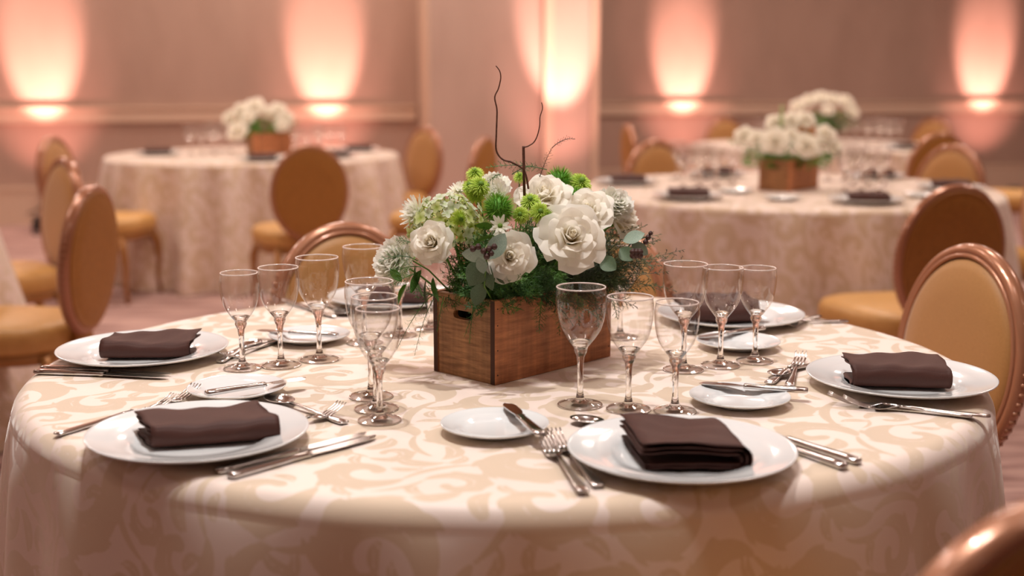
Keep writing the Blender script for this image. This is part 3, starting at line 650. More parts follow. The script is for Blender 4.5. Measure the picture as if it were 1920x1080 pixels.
def flower_box(x, y, rz, label, L_=.300, W_=.150, H_=.142, detail=True, z=TZ):
    """near corner at the origin, long side along +x, depth along +y"""
    t = thing('wooden_box', (x, y, z), label, 'box', 'wooden flower boxes', rz); T = .011
    MB().box(0, L_, 0, T, 0, H_).obj('side_panel', M_w1, t, False, bevel=.0006)
    MB().box(0, L_, W_-T, W_, 0, H_).obj('side_panel', M_w1, t, False)
    MB().box(T, L_-T, T, W_-T, 0, .008).obj('bottom_panel', M_w2, t, False)
    def end(x0, x1):
        b = MB(); cy, cz, hw, hr = W_*.52, H_-.034, .016, .0075
        y0, y1, z0, z1 = T+.0008, W_-T-.0008, 0, H_-.001
        ang = [2*PI*i/40 for i in range(40)]+[math.atan2(a-cz, c-cy) % (2*PI) for a in (z0, z1) for c in (y0, y1)]
        ang = sorted(ang); inn = []; out = []
        for a in ang:
            ca, sa = math.cos(a), math.sin(a)
            lo, hi = 0, .2
            for _ in range(30):
                mid = (lo+hi)/2; py, pz = mid*ca, mid*sa
                ins = math.hypot(max(abs(py)-hw, 0), pz) < hr
                lo, hi = (mid, hi) if ins else (lo, mid)
            inn.append((cy+lo*ca, cz+lo*sa))
            k = min([(y1-cy)/ca if ca > 1e-9 else 9, (y0-cy)/ca if ca < -1e-9 else 9, (z1-cz)/sa if sa > 1e-9 else 9, (z0-cz)/sa if sa < -1e-9 else 9]); out.append((cy+k*ca, cz+k*sa))
        n = len(ang); vs = [(xx, p[0], p[1]) for xx in (x0, x1) for ring in (inn, out) for p in ring]; fs = []
        for i in range(n):
            k = (i+1) % n
            fs += [(i, n+i, n+k, k), (2*n+i, 2*n+k, 3*n+k, 3*n+i), (i, k, 2*n+k, 2*n+i), (n+i, 3*n+i, 3*n+k, n+k)]
        return b.add(vs, fs)
    end(.0015, T+.0015).obj('end_panel', M_w2, t, False); end(L_-T-.0015, L_-.0015).obj('end_panel', M_w2, t, False)
    if detail:
        MB().box(-.0004, 0, .0006, T-.0006, .0006, H_-.0006).obj('end_grain', M_w3, t, False)
        MB().box(-.0004, 0, W_-T+.0006, W_-.0006, .0006, H_-.0006).obj('end_grain', M_w3, t, False)
        MB().box(.06, .09, .03, .11, .008, .12).box(.03, L_-.03, .02, W_-.02, .008, .118).obj('floral_foam', mat('floral_foam', lin(30, 44, 26), .95), t, False)
        for z_ in (.016, .058, .10, .128):
            MB().lathe([(0, 0), (.0011, 0), (.0011, .0006), (0, .0008)], 10).obj('nail', M_nail, t, loc=(.006, -.0002, z_), rot=(PI/2, 0, 0))
        for z_ in (.02,): MB().lathe([(0, 0), (.0011, 0), (.0011, .0006), (0, .0008)], 10).obj('nail', M_nail, t, loc=(L_-.006, -.0002, z_), rot=(PI/2, 0, 0))
    return t
flower_box(-.028, 1.972, BA, 'stained wooden crate with oval handle hole, holding the big flower arrangement')

# ------------------------------------------------------------ flowers
def petal_mat(name, c, c2, rough=.55, tr=.48):
    m = mat(name, c, rough, 0, Sheen_Weight=.1); N, L, P = nodes(m)
    a = N.new('ShaderNodeAttribute'); a.attribute_name = 'tip'
    mx = N.new('ShaderNodeMix'); mx.data_type = 'RGBA'; mx.inputs[6].default_value = c2; mx.inputs[7].default_value = c
    L.new(a.outputs['Fac'], mx.inputs[0]); L.new(mx.outputs[2], P.inputs['Base Color'])
    t = N.new('ShaderNodeBsdfTranslucent'); L.new(mx.outputs[2], t.inputs['Color']); ms = N.new('ShaderNodeMixShader'); ms.inputs[0].default_value = tr
    L.new(P.outputs[0], ms.inputs[1]); L.new(t.outputs[0], ms.inputs[2]); L.new(ms.outputs[0], N['Material Output'].inputs['Surface']); return m
M_rose = petal_mat('ivory_petal', lin(254, 250, 240), lin(246, 228, 180))
M_white = petal_mat('white_petal', lin(250, 248, 242), lin(232, 236, 200))
M_green = mat('stem_green', lin(84, 122, 40), .5); M_sepal = mat('sepal_green', lin(96, 134, 50), .5)
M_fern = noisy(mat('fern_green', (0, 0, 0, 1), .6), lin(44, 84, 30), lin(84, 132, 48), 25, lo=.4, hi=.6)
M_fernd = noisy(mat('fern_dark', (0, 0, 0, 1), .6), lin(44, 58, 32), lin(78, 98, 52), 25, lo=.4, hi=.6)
M_euc = noisy(mat('eucalyptus_grey_green', (0, 0, 0, 1), .6), lin(130, 152, 134), lin(160, 178, 160), 40)
M_euc2 = noisy(mat('eucalyptus_dark', (0, 0, 0, 1), .6), lin(72, 92, 66), lin(98, 118, 88), 40)
M_leafg = noisy(mat('bright_leaf', (0, 0, 0, 1), .45), lin(70, 122, 34), lin(110, 158, 54), 40)
M_berry = mat('seed_pod_brown', lin(72, 44, 38), .5)
M_lime = petal_mat('lime_petal', lin(206, 228, 96), lin(120, 178, 36), .6, .35)
M_trick = petal_mat('fresh_green_spike', lin(184, 222, 96), lin(104, 170, 40), .6, .35)
M_hyd = petal_mat('hydrangea_floret', lin(230, 234, 184), lin(178, 194, 76), .6)
M_hyd2 = petal_mat('hydrangea_floret_pale', lin(240, 242, 232), lin(204, 216, 170), .6)
M_twig = noisy(mat('twig_bark', (0, 0, 0, 1), .7), lin(84, 48, 36), lin(112, 68, 50), 200)
def with_tip(me, vals):
    a = me.attributes.new('tip', 'FLOAT', 'POINT'); a.data.foreach_set('value', vals); return me
def petal(r0, r1, h, half, lip, seed, ruffle=.0, pinch=.0, nu=9, nv=8, m=None):
    """one cupped petal around the flower axis (z up); r0 base radius, r1 top radius"""
    r = random.Random(seed); vs = []; vals = []; ph = r.uniform(0, 6); b = MB()
    for j in range(nv):
        v = j/(nv-1)
        for i in range(nu):
            u = i/(nu-1)*2-1
            a = u*half*(math.sin(PI*min(1, .22+v*.62))**.7)
            e = 1-abs(u)**2.6*.26*v
            rr = r0+(r1-r0)*v**1.25
            z = h*v*e
            if v > .7: q = (v-.7)/.3; rr += lip*q*q*(1+.3*math.sin(u*2+ph)); z -= abs(lip)*.55*q*q
            rr += ruffle*math.sin(u*5+ph)*v*v + .05*r1*u*(1 if seed % 2 else -1)
            z += ruffle*.6*math.cos(u*4+ph)*v - pinch*(1-abs(u))**4*0
            if abs(u) < .2 and v > .8: z += pinch*(1-abs(u)*4)*(v-.8)*5
            vs.append((rr*math.cos(a), rr*math.sin(a), z)); vals.append(min(1, .15+v*1.1))
    fs = [(j*nu+i, j*nu+i+1, (j+1)*nu+i+1, (j+1)*nu+i) for j in range(nv-1) for i in range(nu-1)]
    me = b.add(vs, fs).mesh('petal', m or M_rose); return with_tip(me, vals)
def rose_kit(seed, openness=1.0):
    k = []
    # (count, r0, r1, height, half angle, lip, ruffle)  for a rose of radius 1
    for li, (n, r0, r1, h, ha, lip, ru) in enumerate([(3, .02, .07, .97, 2.2, -.03, .0), (3, .05, .15, 1.0, 1.75, -.03, .004), (4, .08, .25, 1.01, 1.35, -.02, .008), (4, .11, .37, .99, 1.2, .03, .012), (5, .14, .51, .93, 1.05, .09, .016),
                                                      (5, .17, .66, .84, .98, .15, .02), (5, .18, .82, .70, .92, .20, .03), (5, .18, .96, .52, .88, .20, .035)]):
        ms = [petal(r0, r1*openness if li > 2 else r1, h, ha, lip*openness, seed*10+li*3+q, ru, .05) for q in range(2)]
        k.append((n, ms, li))
    return k
KITS = [rose_kit(1), rose_kit(2, 1.08), rose_kit(3, .80)]
SEPAL = None
def sepal_mesh():
    b = MB()
    for i in range(5):
        a = 2*PI*i/5; ca, sa = math.cos(a), math.sin(a)
        b.add([(.05*ca, .05*sa, -.02), (.22*ca-.08*sa, .22*sa+.08*ca, .0), (.5*ca, .5*sa, -.05), (.22*ca+.08*sa, .22*sa-.08*ca, .0)], [(0, 1, 2, 3)])
    b.lathe([(0, -.2), (.10, -.16), (.14, -.05), (.12, .05), (0, .06)], 12); return b.mesh('sepal', M_sepal)
SEPAL = sepal_mesh()
_b = MB(); _vs = []; _va = []
for _i in range(60):                                                  # rolled heart of the rose: a spiral sheet
    _t = _i/59; _a = _t*5*PI; _r = .02+.10*_t
    for _z in (0, .3, .5, .55): _vs.append(((_r+.02*(.55-_z))*math.cos(_a), (_r+.02*(.55-_z))*math.sin(_a), _z-.04*_t)); _va.append(.2+_z)
HEART = with_tip(_b.add(_vs, [(i*4+q, i*4+q+1, i*4+q+5, i*4+q+4) for i in range(59) for q in range(3)]).mesh('petal', M_rose), _va)
def dirq(d, spin=0): return (Vector(d).normalized().to_track_quat('Z', 'Y') @ Matrix.Rotation(spin, 4, 'Z').to_quaternion())
def stem_to(t, base, rad=.0022, off=0, m=None, name='stem'):
    """stem from the flower head down to a foot point in the box, as a child of the flower"""
    bpy.context.view_layer.update()
    M = Matrix.LocRotScale(t.location, t.rotation_quaternion if t.rotation_mode == 'QUATERNION' else t.rotation_euler, t.scale); Mi = M.inverted(); p0 = M @ Vector((0, 0, off)); ax = (M.to_3x3() @ Vector((0, 0, 1))).normalized()
    p3 = Vector(base); p1 = p0-ax*.03; p2 = p3+Vector((0, 0, .05)); pts = []
    for i in range(9):
        s = i/8; q = p0*(1-s)**3+p1*3*s*(1-s)**2+p2*3*s*s*(1-s)+p3*s**3; pts.append(Mi @ q)
    sc = t.scale[0]; return MB().tube(pts, rad/sc, 6).obj(name, m or M_green, t)
def head(name, loc, d, sc, label, cat, group, spin=0):
    t = thing(name, loc, label, cat, group); t.rotation_mode = 'QUATERNION'; t.rotation_quaternion = dirq(d, spin); t.scale = (sc,)*3; return t
def rose(loc, d, R, label, kit=0, spin=0, base=None):
    t = head('white_rose', loc, d, R, label, 'rose', 'white roses in the big arrangement', spin)
    for (n, ms, li) in KITS[kit]:
        for i in range(n):
            o = link('petal', ms[i % 2], t); o.location = (0, 0, -.42); o.rotation_euler = (rng.uniform(-.04, .04), rng.uniform(-.04, .04), 2*PI*i/n+li*.9+rng.uniform(-.12, .12))
    link('petal', HEART, t); o = link('sepal', SEPAL, t); o.location = (0, 0, -.44)
    if base: stem_to(t, base, off=-.5)
    return t
BX = lambda u, v, z=.84: (-.028+u*math.cos(BA)-v*math.sin(BA), 1.972+u*math.sin(BA)+v*math.cos(BA), z)
rose((-.130, 1.970, 1.000), (-.25, -.85, .30), .0400, 'white rose hanging at the left front, above the crate handle', 2, .3, BX(.05, .11))
rose((-.004, 1.950, .980), (.12, -.92, .22), .0350, 'cream rose in the middle, lowest, beside the grey eucalyptus leaves', 1, 1.0, BX(.09, .07))
rose((.097, 1.990, 1.006), (.10, -.85, .42), .0480, 'largest cream rose, right of centre, wide open', 1, 2.2, BX(.15, .05))
rose((.055, 2.080, 1.064), (-.05, -.62, .75), .0430, 'white rose at the top, facing up, right of the lime flowers', 0, .2, BX(.13, .08))
rose((.129, 2.080, 1.038), (-.10, -.72, .62), .0410, 'white rose above the largest one, upper right', 0, 1.7, BX(.18, .08))
rose((.194, 2.140, 1.018), (.75, -.45, .45), .0410, 'white rose seen from the side at the right end', 2, .8, BX(.22, .07))

def many_petals(n, ln, wd, curl, seed, spread=(0.05, 1.5), m=M_white, nz=5, ruf=0.0, name='petals'):
    """n petals round the axis from upright (inner) to flat (outer), for a flower of radius 1"""
    r = random.Random(seed); b = MB(); vals = []
    for i in range(n):
        f = (i+.5)/n; pol = spread[0]+(spread[1]-spread[0])*f**.8; az = i*2.39996+r.uniform(-.1, .1); L_ = ln*(.6+.4*f)*r.uniform(.9, 1.08); w_ = wd*(.6+.4*f)
        vs = []
        for j in range(nz):
            v = j/(nz-1); pp = pol+curl*(v-.3)*(.6+.4*f); rad = L_*v
            for q in (-1, 0, 1):
                ww = w_*math.sin(PI*(.12+.80*v))**.7*q
                x = rad*math.sin(pp); z = rad*math.cos(pp)-.02*q*q+ruf*math.sin(v*9+q*2+i)*v
                vs.append((x*math.cos(az)-ww*math.sin(az), x*math.sin(az)+ww*math.cos(az), z)); vals.append(.1+.9*v)
        fs = []
        for j in range(nz-1):
            for q in range(2): fs.append((j*3+q, j*3+q+1, (j+1)*3+q+1, (j+1)*3+q))
        b.add(vs, fs)
    return with_tip(b.mesh(name, m), vals)
K_carn = many_petals(72, 1.0, .42, -.25, 3, (.05, 1.75), ruf=.10)
K_mum = many_petals(60, 1.05, .13, -.35, 4, (.15, 1.65))
K_mumw = many_petals(46, 1.0, .22, -.45, 6, (.1, 1.5), ruf=.03)
K_button = many_petals(150, .98, .075, .55, 5, (.25, 1.75), m=M_lime, nz=4)
K_daisy = many_petals(15, 1.0, .17, -.2, 8, (1.15, 1.45))
def trick_mesh():
    b = MB(); vals = []; r = random.Random(2)
    for i in range(520):
        z = 1-1.75*(i+.5)/520; rr = math.sqrt(1-z*z); a = i*2.39996; d = Vector((rr*math.cos(a), rr*math.sin(a), z)); d = (d+Vector((r.gauss(0, .09), r.gauss(0, .09), r.gauss(0, .09)))).normalized()
        s = d.orthogonal().normalized()*.022; e = d.cross(s).normalized()*.022; p = d*.55; q = d*r.uniform(.9, 1.08)
        b.add([p+s, p-s*.5+e, p-s*.5-e, q], [(0, 1, 3), (1, 2, 3), (2, 0, 3)]); vals += [0, 0, 0, 1]
    me = with_tip(b.mesh('spikes', M_trick, smooth=False), vals); return me
K_trick = trick_mesh()
K_core = MB().lathe([(0, -.6), (.4, -.5), (.6, -.1), (.55, .3), (.3, .52), (0, .58)], 16).mesh('green_core', mat('core_green', lin(84, 146, 34), .7))
K_eye = MB().lathe([(.22, -.02), (.2, .08), (.1, .13), (0, .14)], 12).mesh('flower_eye', mat('eye_green', lin(92, 128, 22), .7))
def simple_head(name, mesh, loc, d, R, label, cat, group, base=None, extra=(), spin=0, off=0.0, rad=.0018):
    R *= 1.28 if name.startswith('button') else 1.14
    t = head(name, loc, d, R, label, cat, group, spin); o = link(mesh.name.split('.')[0], mesh, t); o.location = (0, 0, off)
    if mesh.name.startswith(('petals', 'spikes')): o['kind'] = 'stuff'
    for e in extra: link(e.name.split('.')[0], e, t)
    if base: stem_to(t, base, rad=rad, off=-.2)
    return t
simple_head('white_carnation', K_carn, (-.207, 2.075, .955), (-.70, -.62, .35), .043, 'white ruffled carnation at the far left, behind fern needles', 'carnation', 'white carnations', BX(.03, .12), off=-.25)
simple_head('white_carnation', K_carn, (-.034, 2.190, 1.078), (-.1, -.5, .85), .031, 'white ruffled carnation at the top centre, under the fern twigs', 'carnation', 'white carnations', BX(.12, .11), off=-.3)
simple_head('white_carnation', K_carn, (.182, 2.12, 1.052), (.35, -.65, .65), .033, 'white frilly carnation between the two upper right roses', 'carnation', 'white carnations', BX(.21, .09), off=-.3)
simple_head('white_chrysanthemum', K_mumw, (-.030, 2.090, 1.070), (-.05, -.75, .6), .029, 'white chrysanthemum left of the top rose', 'chrysanthemum', 'white chrysanthemums', BX(.11, .09), off=-.3)
simple_head('white_chrysanthemum', K_mum, (-.171, 2.070, 1.040), (-.8, -.45, .35), .032, 'spiky white chrysanthemum at the left edge beside the hydrangea', 'chrysanthemum', 'white chrysanthemums', BX(.04, .10), off=-.3)
simple_head('white_chrysanthemum', K_mum, (-.092, 2.12, 1.075), (-.3, -.4, .85), .020, 'small spiky white bloom above the hydrangea', 'chrysanthemum', 'white chrysanthemums', BX(.09, .10), off=-.3)
simple_head('daisy', K_daisy, (-.019, 1.945, 1.030), (.05, -.9, .35), .0175, 'small white daisy with green eye above the middle rose', 'daisy', None, BX(.08, .07), (K_eye,), off=0)
simple_head('green_dianthus', K_trick, (-.022, 1.990, 1.052), (0, -.75, .6), .0285, 'bright green fuzzy ball in the middle of the flowers', 'dianthus', 'green fuzzy balls', BX(.10, .06), (K_core,))
simple_head('green_dianthus', K_trick, (.085, 2.19, 1.080), (.1, -.5, .8), .027, 'green fuzzy ball at the top right of the flowers', 'dianthus', 'green fuzzy balls', BX(.16, .10), (K_core,))
simple_head('green_dianthus', K_trick, (.108, 2.14, 1.058), (.1, -.6, .7), .020, 'small green fuzzy ball between the two upper right roses', 'dianthus', 'green fuzzy balls', BX(.17, .09), (K_core,))
GB = 'lime button chrysanthemums'
for (x, y, z, r, d, l) in [(-.072, 2.07, 1.086, .0165, (-.4, -.7, .6), 'lime button bloom, left one of the bunch at the top left'), (-.052, 2.06, 1.088, .0175, (.3, -.7, .6), 'lime button bloom, right one of the bunch at the top left'),
                           (-.062, 2.065, 1.070, .0150, (0, -.95, .2), 'lime button bloom, lowest of the bunch at the top left'), (-.068, 2.22, 1.099, .0165, (-.1, -.3, .95), 'lime button bloom behind the top left bunch'),
                           (.014, 2.20, 1.092, .0120, (0, -.5, .9), 'small lime button bloom under the twigs at the top'), (.125, 2.18, 1.084, .0215, (.35, -.6, .7), 'lime button bloom at the top right behind the white roses'),
                           (.030, 2.03, 1.066, .0170, (-.1, -.6, .8), 'lime button bloom left under the top rose'), (.013, 1.99, 1.044, .0135, (-.2, -.9, .3), 'small lime button bloom right of the green fuzzy ball'),
                           (.047, 2.00, 1.048, .0165, (.1, -.9, .4), 'lime button bloom with dark eye under the top rose'), (.062, 2.0, 1.042, .0125, (.6, -.7, .2), 'half hidden lime button bloom touching the largest rose'),
                           (-.083, 1.99, 1.035, .0130, (.5, -.7, -.2), 'curled lime button bloom low in the hydrangea')]:
    simple_head('button_chrysanthemum', K_button, (x, y, z), d, r, l, 'chrysanthemum', GB, BX(.10+x*.3, .07), (K_eye,), off=-.35, rad=.0012)
# hydrangea: every floret is a part
def floret_mesh(m, seed):
    b = MB(); vals = []
    for i in range(4):
        a = PI/2*i; vs = []
        for j in range(4):
            v = j/3
            for q in (-1, 0, 1):
                w_ = .42*math.sin(PI*(.15+.7*v))*q; x = v; z = .25*v-.18*v*v+.05*q*q; vs.append((x*math.cos(a)-w_*math.sin(a), x*math.sin(a)+w_*math.cos(a), z)); vals.append(v)
        b.add(vs, [(j*3+q, j*3+q+1, (j+1)*3+q+1, (j+1)*3+q) for j in range(3) for q in range(2)])
    b.tube([(0, 0, 0), (0, 0, -1.6)], .08, 5); vals += [0]*10; return with_tip(b.mesh('floret', m), vals)
FL1, FL2 = floret_mesh(M_hyd, 1), floret_mesh(M_hyd2, 2)
t = thing('hydrangea', (-.108, 2.055, 1.018), 'pale green and cream hydrangea head at the upper left', 'hydrangea')
for i in range(120):
    zz = 1-1.5*(i+.5)/120; rr = math.sqrt(max(0, 1-zz*zz)); a = i*2.39996; d = Vector((rr*math.cos(a), rr*math.sin(a), zz)); k = rng.uniform(.84, 1.06)
    o = link('floret', FL2 if (zz > .45 and rng.random() < .7) or rng.random() < .15 else FL1, t); o.location = (d.x*.062*k, d.y*.048*k, d.z*.055*k-.003); o.rotation_mode = 'QUATERNION'
    o.rotation_quaternion = dirq(d+Vector((rng.gauss(0, .25), rng.gauss(0, .25), rng.gauss(0, .25))), rng.uniform(0, 3)); s = rng.uniform(.0095, .0130); o.scale = (s, s, s)
MB().tube([(0, 0, .01), (.02, -.01, -.06), (.05, -.02, -.15)], .0025, 6).obj('stem', M_green, t)
# leaves
def leaf_mesh(m, l=1, w_=.5, bend=.3, cup=.12, n=9, tipw=1.0):
    b = MB(); vs = []
    for j in range(n):
        v = j/(n-1); hw = w_*.5*math.sin(PI*v**tipw)**.75+.004; x = l*v; z = -bend*v*v
        for q in (-1, -.5, 0, .5, 1): vs.append((x, hw*q, z+cup*abs(q)*hw*2))
    return b.add(vs, [(j*5+q, j*5+q+1, (j+1)*5+q+1, (j+1)*5+q) for j in range(n-1) for q in range(4)]).mesh('leaf', m)
LV = {'euc': leaf_mesh(M_euc, w_=.62, bend=.08, cup=.05), 'eucd': leaf_mesh(M_euc2, w_=.8, bend=.1), 'long': leaf_mesh(M_fern, w_=.36, bend=.25), 'bright': leaf_mesh(M_leafg, w_=.42, bend=.2), 'eucl': leaf_mesh(M_euc2, w_=.45, bend=.15)}
def leaf_to(t, kind, a, b_, roll=0):
    """leaf from point a to b (world) as a child of t (t at identity rotation)"""
    o = link('leaf', LV[kind], t); A, B = Vector(a), Vector(b_); d = B-A
    o.rotation_mode = 'QUATERNION'; o.rotation_quaternion = d.to_track_quat('X', 'Z') @ Matrix.Rotation(roll, 4, 'X').to_quaternion(); s = d.length; o.scale = (s, s, s); o.location = A-t.location; return o
def sprig(name, label, pts, cat='leaves', leaves=(), berries=(), m=None, group=None, r=.0014):
    t = thing(name, pts[0], label, cat, group); o0 = Vector(pts[0])
    MB().tube([Vector(p)-o0 for p in pts], r, 6).obj('stem', m or M_green, t)
    for l in leaves: leaf_to(t, *l)
    for (p, s) in berries: MB().lathe([(0, -s), (s*.7, -s*.7), (s, 0), (s*.8, s*.6), (s*.45, s*.8), (s*.5, s*1.0), (0, s*.7)], 10).obj('seed_pod', M_berry, t, loc=Vector(p)-o0)
    return t
sprig('eucalyptus_sprig', 'grey green eucalyptus sprig with brown pods, front centre', [BX(.06, .04, .86), (-.045, 1.955, .93), (-.040, 1.93, .985), (-.040, 1.93, 1.0)], leaves=[
    ('euc', (-.036, 1.925, .982), (-.080, 1.925, .990), 1.2), ('euc', (-.036, 1.932, .978), (-.012, 1.93, 1.020), 1.4), ('euc', (-.045, 1.93, .955), (-.052, 1.928, .983), 1.4),
    ('eucd', (-.040, 1.94, .975), (-.07, 1.94, .935), 1.3), ('eucd', (-.038, 1.945, .97), (-.035, 1.94, .925), 1.5), ('eucd', (-.03, 1.945, .965), (.005, 1.95, .94), 1.2), ('eucd', (-.045, 1.955, .935), (-.062, 1.95, .9), 1.3)],
    berries=[((-.062+.0085*i, 1.921, .996+.004*math.sin(i*2.1)), .0052) for i in range(5)]+[((-.040, 1.92, .984), .0055), ((-.033, 1.92, .989), .005)])
sprig('eucalyptus_sprig', 'eucalyptus tip with dark pods at the right end', [BX(.24, .06, .88), (.19, 2.10, .96), (.205, 2.08, .985), (.228, 2.08, .995)], m=M_euc2, leaves=[
    ('euc', (.190, 2.08, .987), (.225, 2.07, 1.003), 1.0), ('eucd', (.185, 2.08, .975), (.205, 2.06, .958), 1.0), ('euc', (.205, 2.08, .985), (.232, 2.07, .965), 1.4), ('eucd', (.15, 2.06, .96), (.175, 2.04, .945), 1)],
    berries=[((.205+.006*(i % 3), 2.055, .972-.006*(i//3)), .0058) for i in range(6)]+[((.232, 2.07, .995), .005), ((.236, 2.07, 1.002), .004), ((.228, 2.07, .987), .005)])
sprig('leafy_sprig', 'hanging leafy sprig at the left corner of the crate', [BX(.02, .12, .895), (-.14, 2.03, .945), (-.163, 2.0, .965)], leaves=[
    ('long', (-.160, 2.0, .960), (-.158, 1.985, .905), 1.4), ('long', (-.150, 2.0, .950), (-.172, 1.985, .915), 1.5), ('eucl', (-.142, 2.0, .935), (-.147, 1.98, .885), 1.3), ('bright', (-.175, 2.01, .925), (-.195, 1.99, .895), 1.2), ('bright', (-.185, 2.03, .925), (-.205, 2.02, .950), 1.4), ('long', (-.13, 1.99, .94), (-.128, 1.98, .90), 1.1)])
sprig('green_leaves', 'fresh green leaves beside the small daisy', [BX(.08, .06, .9), (-.03, 1.96, 1.0), (-.04, 1.955, 1.015)], leaves=[('bright', (-.025, 1.955, 1.012), (-.066, 1.95, 1.006), .5), ('bright', (-.03, 1.98, 1.02), (-.06, 1.96, 1.035), .8), ('bright', (-.165, 2.0, .965), (-.15, 1.985, .985), .8)])

# asparagus fern fronds
def frond(b, p0, p1, droop, n, bl, seed, nw=.00042, needles=7, start=.12):
    r = random.Random(seed); p0, p1 = Vector(p0), Vector(p1); pts = []
    for i in range(9): s = i/8; pts.append(p0.lerp(p1, s)+Vector((0, 0, droop*(s-s*s)*4)))
    b.tube(pts, [.0009*(1-.08*i) for i in range(9)], 4)
    ax = (p1-p0).normalized(); sd = ax.orthogonal().normalized(); up = ax.cross(sd)
    vs = []; fs = []
    for i in range(n):
        s = start+(1-start)*i/n; q = p0.lerp(p1, s)+Vector((0, 0, droop*(s-s*s)*4)); a = i*2.2+r.uniform(-.5, .5)
        d = (ax*.65+sd*math.cos(a)+up*math.sin(a)*.7).normalized(); L_ = bl*math.sin(PI*min(1, .18+s*.80))**.7*r.uniform(.7, 1.1)
        c = d.orthogonal().normalized()
        k = len(vs); vs += [q+c*nw*.7, q-c*nw*.7, q+d*L_]; fs.append((k, k+1, k+2))
        for m_ in range(needles):
            t_ = .2+.8*m_/needles; g = q+d*L_*t_; e = (d*.8+Vector((r.gauss(0, .6), r.gauss(0, .6), r.gauss(0, .6)))).normalized(); c2 = e.orthogonal().normalized()*nw
            k = len(vs); vs += [g+c2, g-c2, g+e*L_*.42]; fs.append((k, k+1, k+2))
    b.add(vs, fs)
b = MB(); b2 = MB(); r = random.Random(11)
for i in range(240):                                    # loose mass round the crate top, green on the left, dark on the right
    u = r.uniform(.0, .30); side = r.random()
    v = r.uniform(-.01, .05) if side < .6 else r.uniform(.05, .16)
    p0 = Vector(BX(u, min(max(v, .02), .13), r.uniform(.88, .92)))
    out = Vector((math.sin(BA), -math.cos(BA), 0))*r.uniform(.02, .09)+Vector((r.uniform(-.06, .07), r.uniform(-.03, .03), r.uniform(-.045, .085)))
    if u > .2: out += Vector((.05, .03, .02))
    if u < .05: out += Vector((-.04, .0, .02))
    if u < .09: out.z = max(out.z, .0)
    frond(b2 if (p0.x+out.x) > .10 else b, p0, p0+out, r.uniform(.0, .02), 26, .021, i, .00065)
for i in range(60):                                     # spray reaching out at the right end
    p0 = Vector(BX(r.uniform(.20, .29), r.uniform(.03, .11), .90)); frond(b2, p0, p0+Vector((r.uniform(.02, .105), r.uniform(-.06, .04), r.uniform(-.02, .085))), .012, 28, .022, 300+i, .0005)
for i in range(60):                                     # under and behind the blooms
    p0 = Vector(BX(r.uniform(.03, .25), r.uniform(.03, .10), .93)); frond(b, p0, p0+Vector((r.uniform(-.05, .05), r.uniform(-.05, .05), r.uniform(.03, .11))), .01, 24, .02, 400+i, .0006)
for i in range(110):                                     # rising between the left rose and the green ball
    p0 = Vector(BX(r.uniform(.02, .12), r.uniform(.03, .12), .90)); frond(b, p0, p0+Vector((r.uniform(-.03, .03), r.uniform(-.05, .0), r.uniform(.04, .13))), .01, 24, .02, 700+i, .0006)
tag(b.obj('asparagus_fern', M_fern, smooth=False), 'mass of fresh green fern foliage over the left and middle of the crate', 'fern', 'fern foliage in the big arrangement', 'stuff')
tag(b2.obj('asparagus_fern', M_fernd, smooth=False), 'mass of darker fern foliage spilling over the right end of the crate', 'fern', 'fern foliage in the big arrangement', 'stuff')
def fern_thing(label, fr, m, group='single fern sprigs'):
    o0 = Vector(fr[0][0]); b = MB()
    for i, f in enumerate(fr): frond(b, Vector(f[0])-o0, Vector(f[1])-o0, f[2], f[3], f[4], 900+i+len(label), *(f[5:] or ()))
    o = b.obj('fern_sprig', m, smooth=False, loc=o0); return tag(o, label, 'fern', group)
M_sprig = mat('dry_fern', lin(110, 84, 70), .7)
fern_thing('thin reddish fern sprig arching right above the flowers', [((.044, 2.1, 1.085), (.068, 2.1, 1.145), .004, 26, .013, .0005, 2), ((.068, 2.1, 1.145), (.108, 2.1, 1.160), .006, 24, .010, .0005, 2)], M_sprig)
fern_thing('fern sprig lying flat over the top of the bouquet', [((.06, 2.1, 1.108), (-.045, 2.09, 1.112), .006, 34, .014), ((.0, 2.1, 1.10), (.04, 2.05, 1.118), .004, 20, .012), ((-.02, 2.1, 1.10), (-.045, 2.06, 1.08), .006, 20, .012)], M_fern)
fern_thing('fern sprig reaching left across the leftmost carnation', [((-.155, 2.0, .965), (-.220, 2.0, .962), .010, 20, .018), ((-.15, 2.0, .955), (-.205, 2.0, .940), .006, 20, .018), ((-.15, 2.0, .945), (-.2, 1.99, .925), .004, 34, .02), ((-.15, 1.99, .99), (-.19, 1.99, 1.0), .004, 20, .014)], M_fern)
fern_thing('thin fern sprigs hanging over the crate handle', [((-.062, 1.985, .905), (-.070, 1.955, .835), .004, 26, .013, .0003, 3), ((-.055, 1.98, .90), (-.078, 1.96, .845), .004, 22, .012, .0003, 3)], M_fern)
fern_thing('thin fern sprig hanging at the left part of the crate end', [((-.115, 2.03, .90), (-.125, 2.0, .845), .004, 24, .012, .0003, 3)], M_fern)
fern_thing('thin fern sprigs hanging left of the crate', [((-.135, 2.05, .90), (-.195, 2.02, .81), .01, 30, .014, .0003, 3), ((-.135, 2.05, .89), (-.165, 2.02, .80), .01, 28, .014, .0003, 3)], M_fern)
fern_thing('fern hanging over the long side of the crate', [((.05+.03*i, 2.02+.03*i, .90), (.045+.035*i, 1.99+.03*i, .845-.01*(i % 2)), .008, 28, .018) for i in range(5)], M_fern)
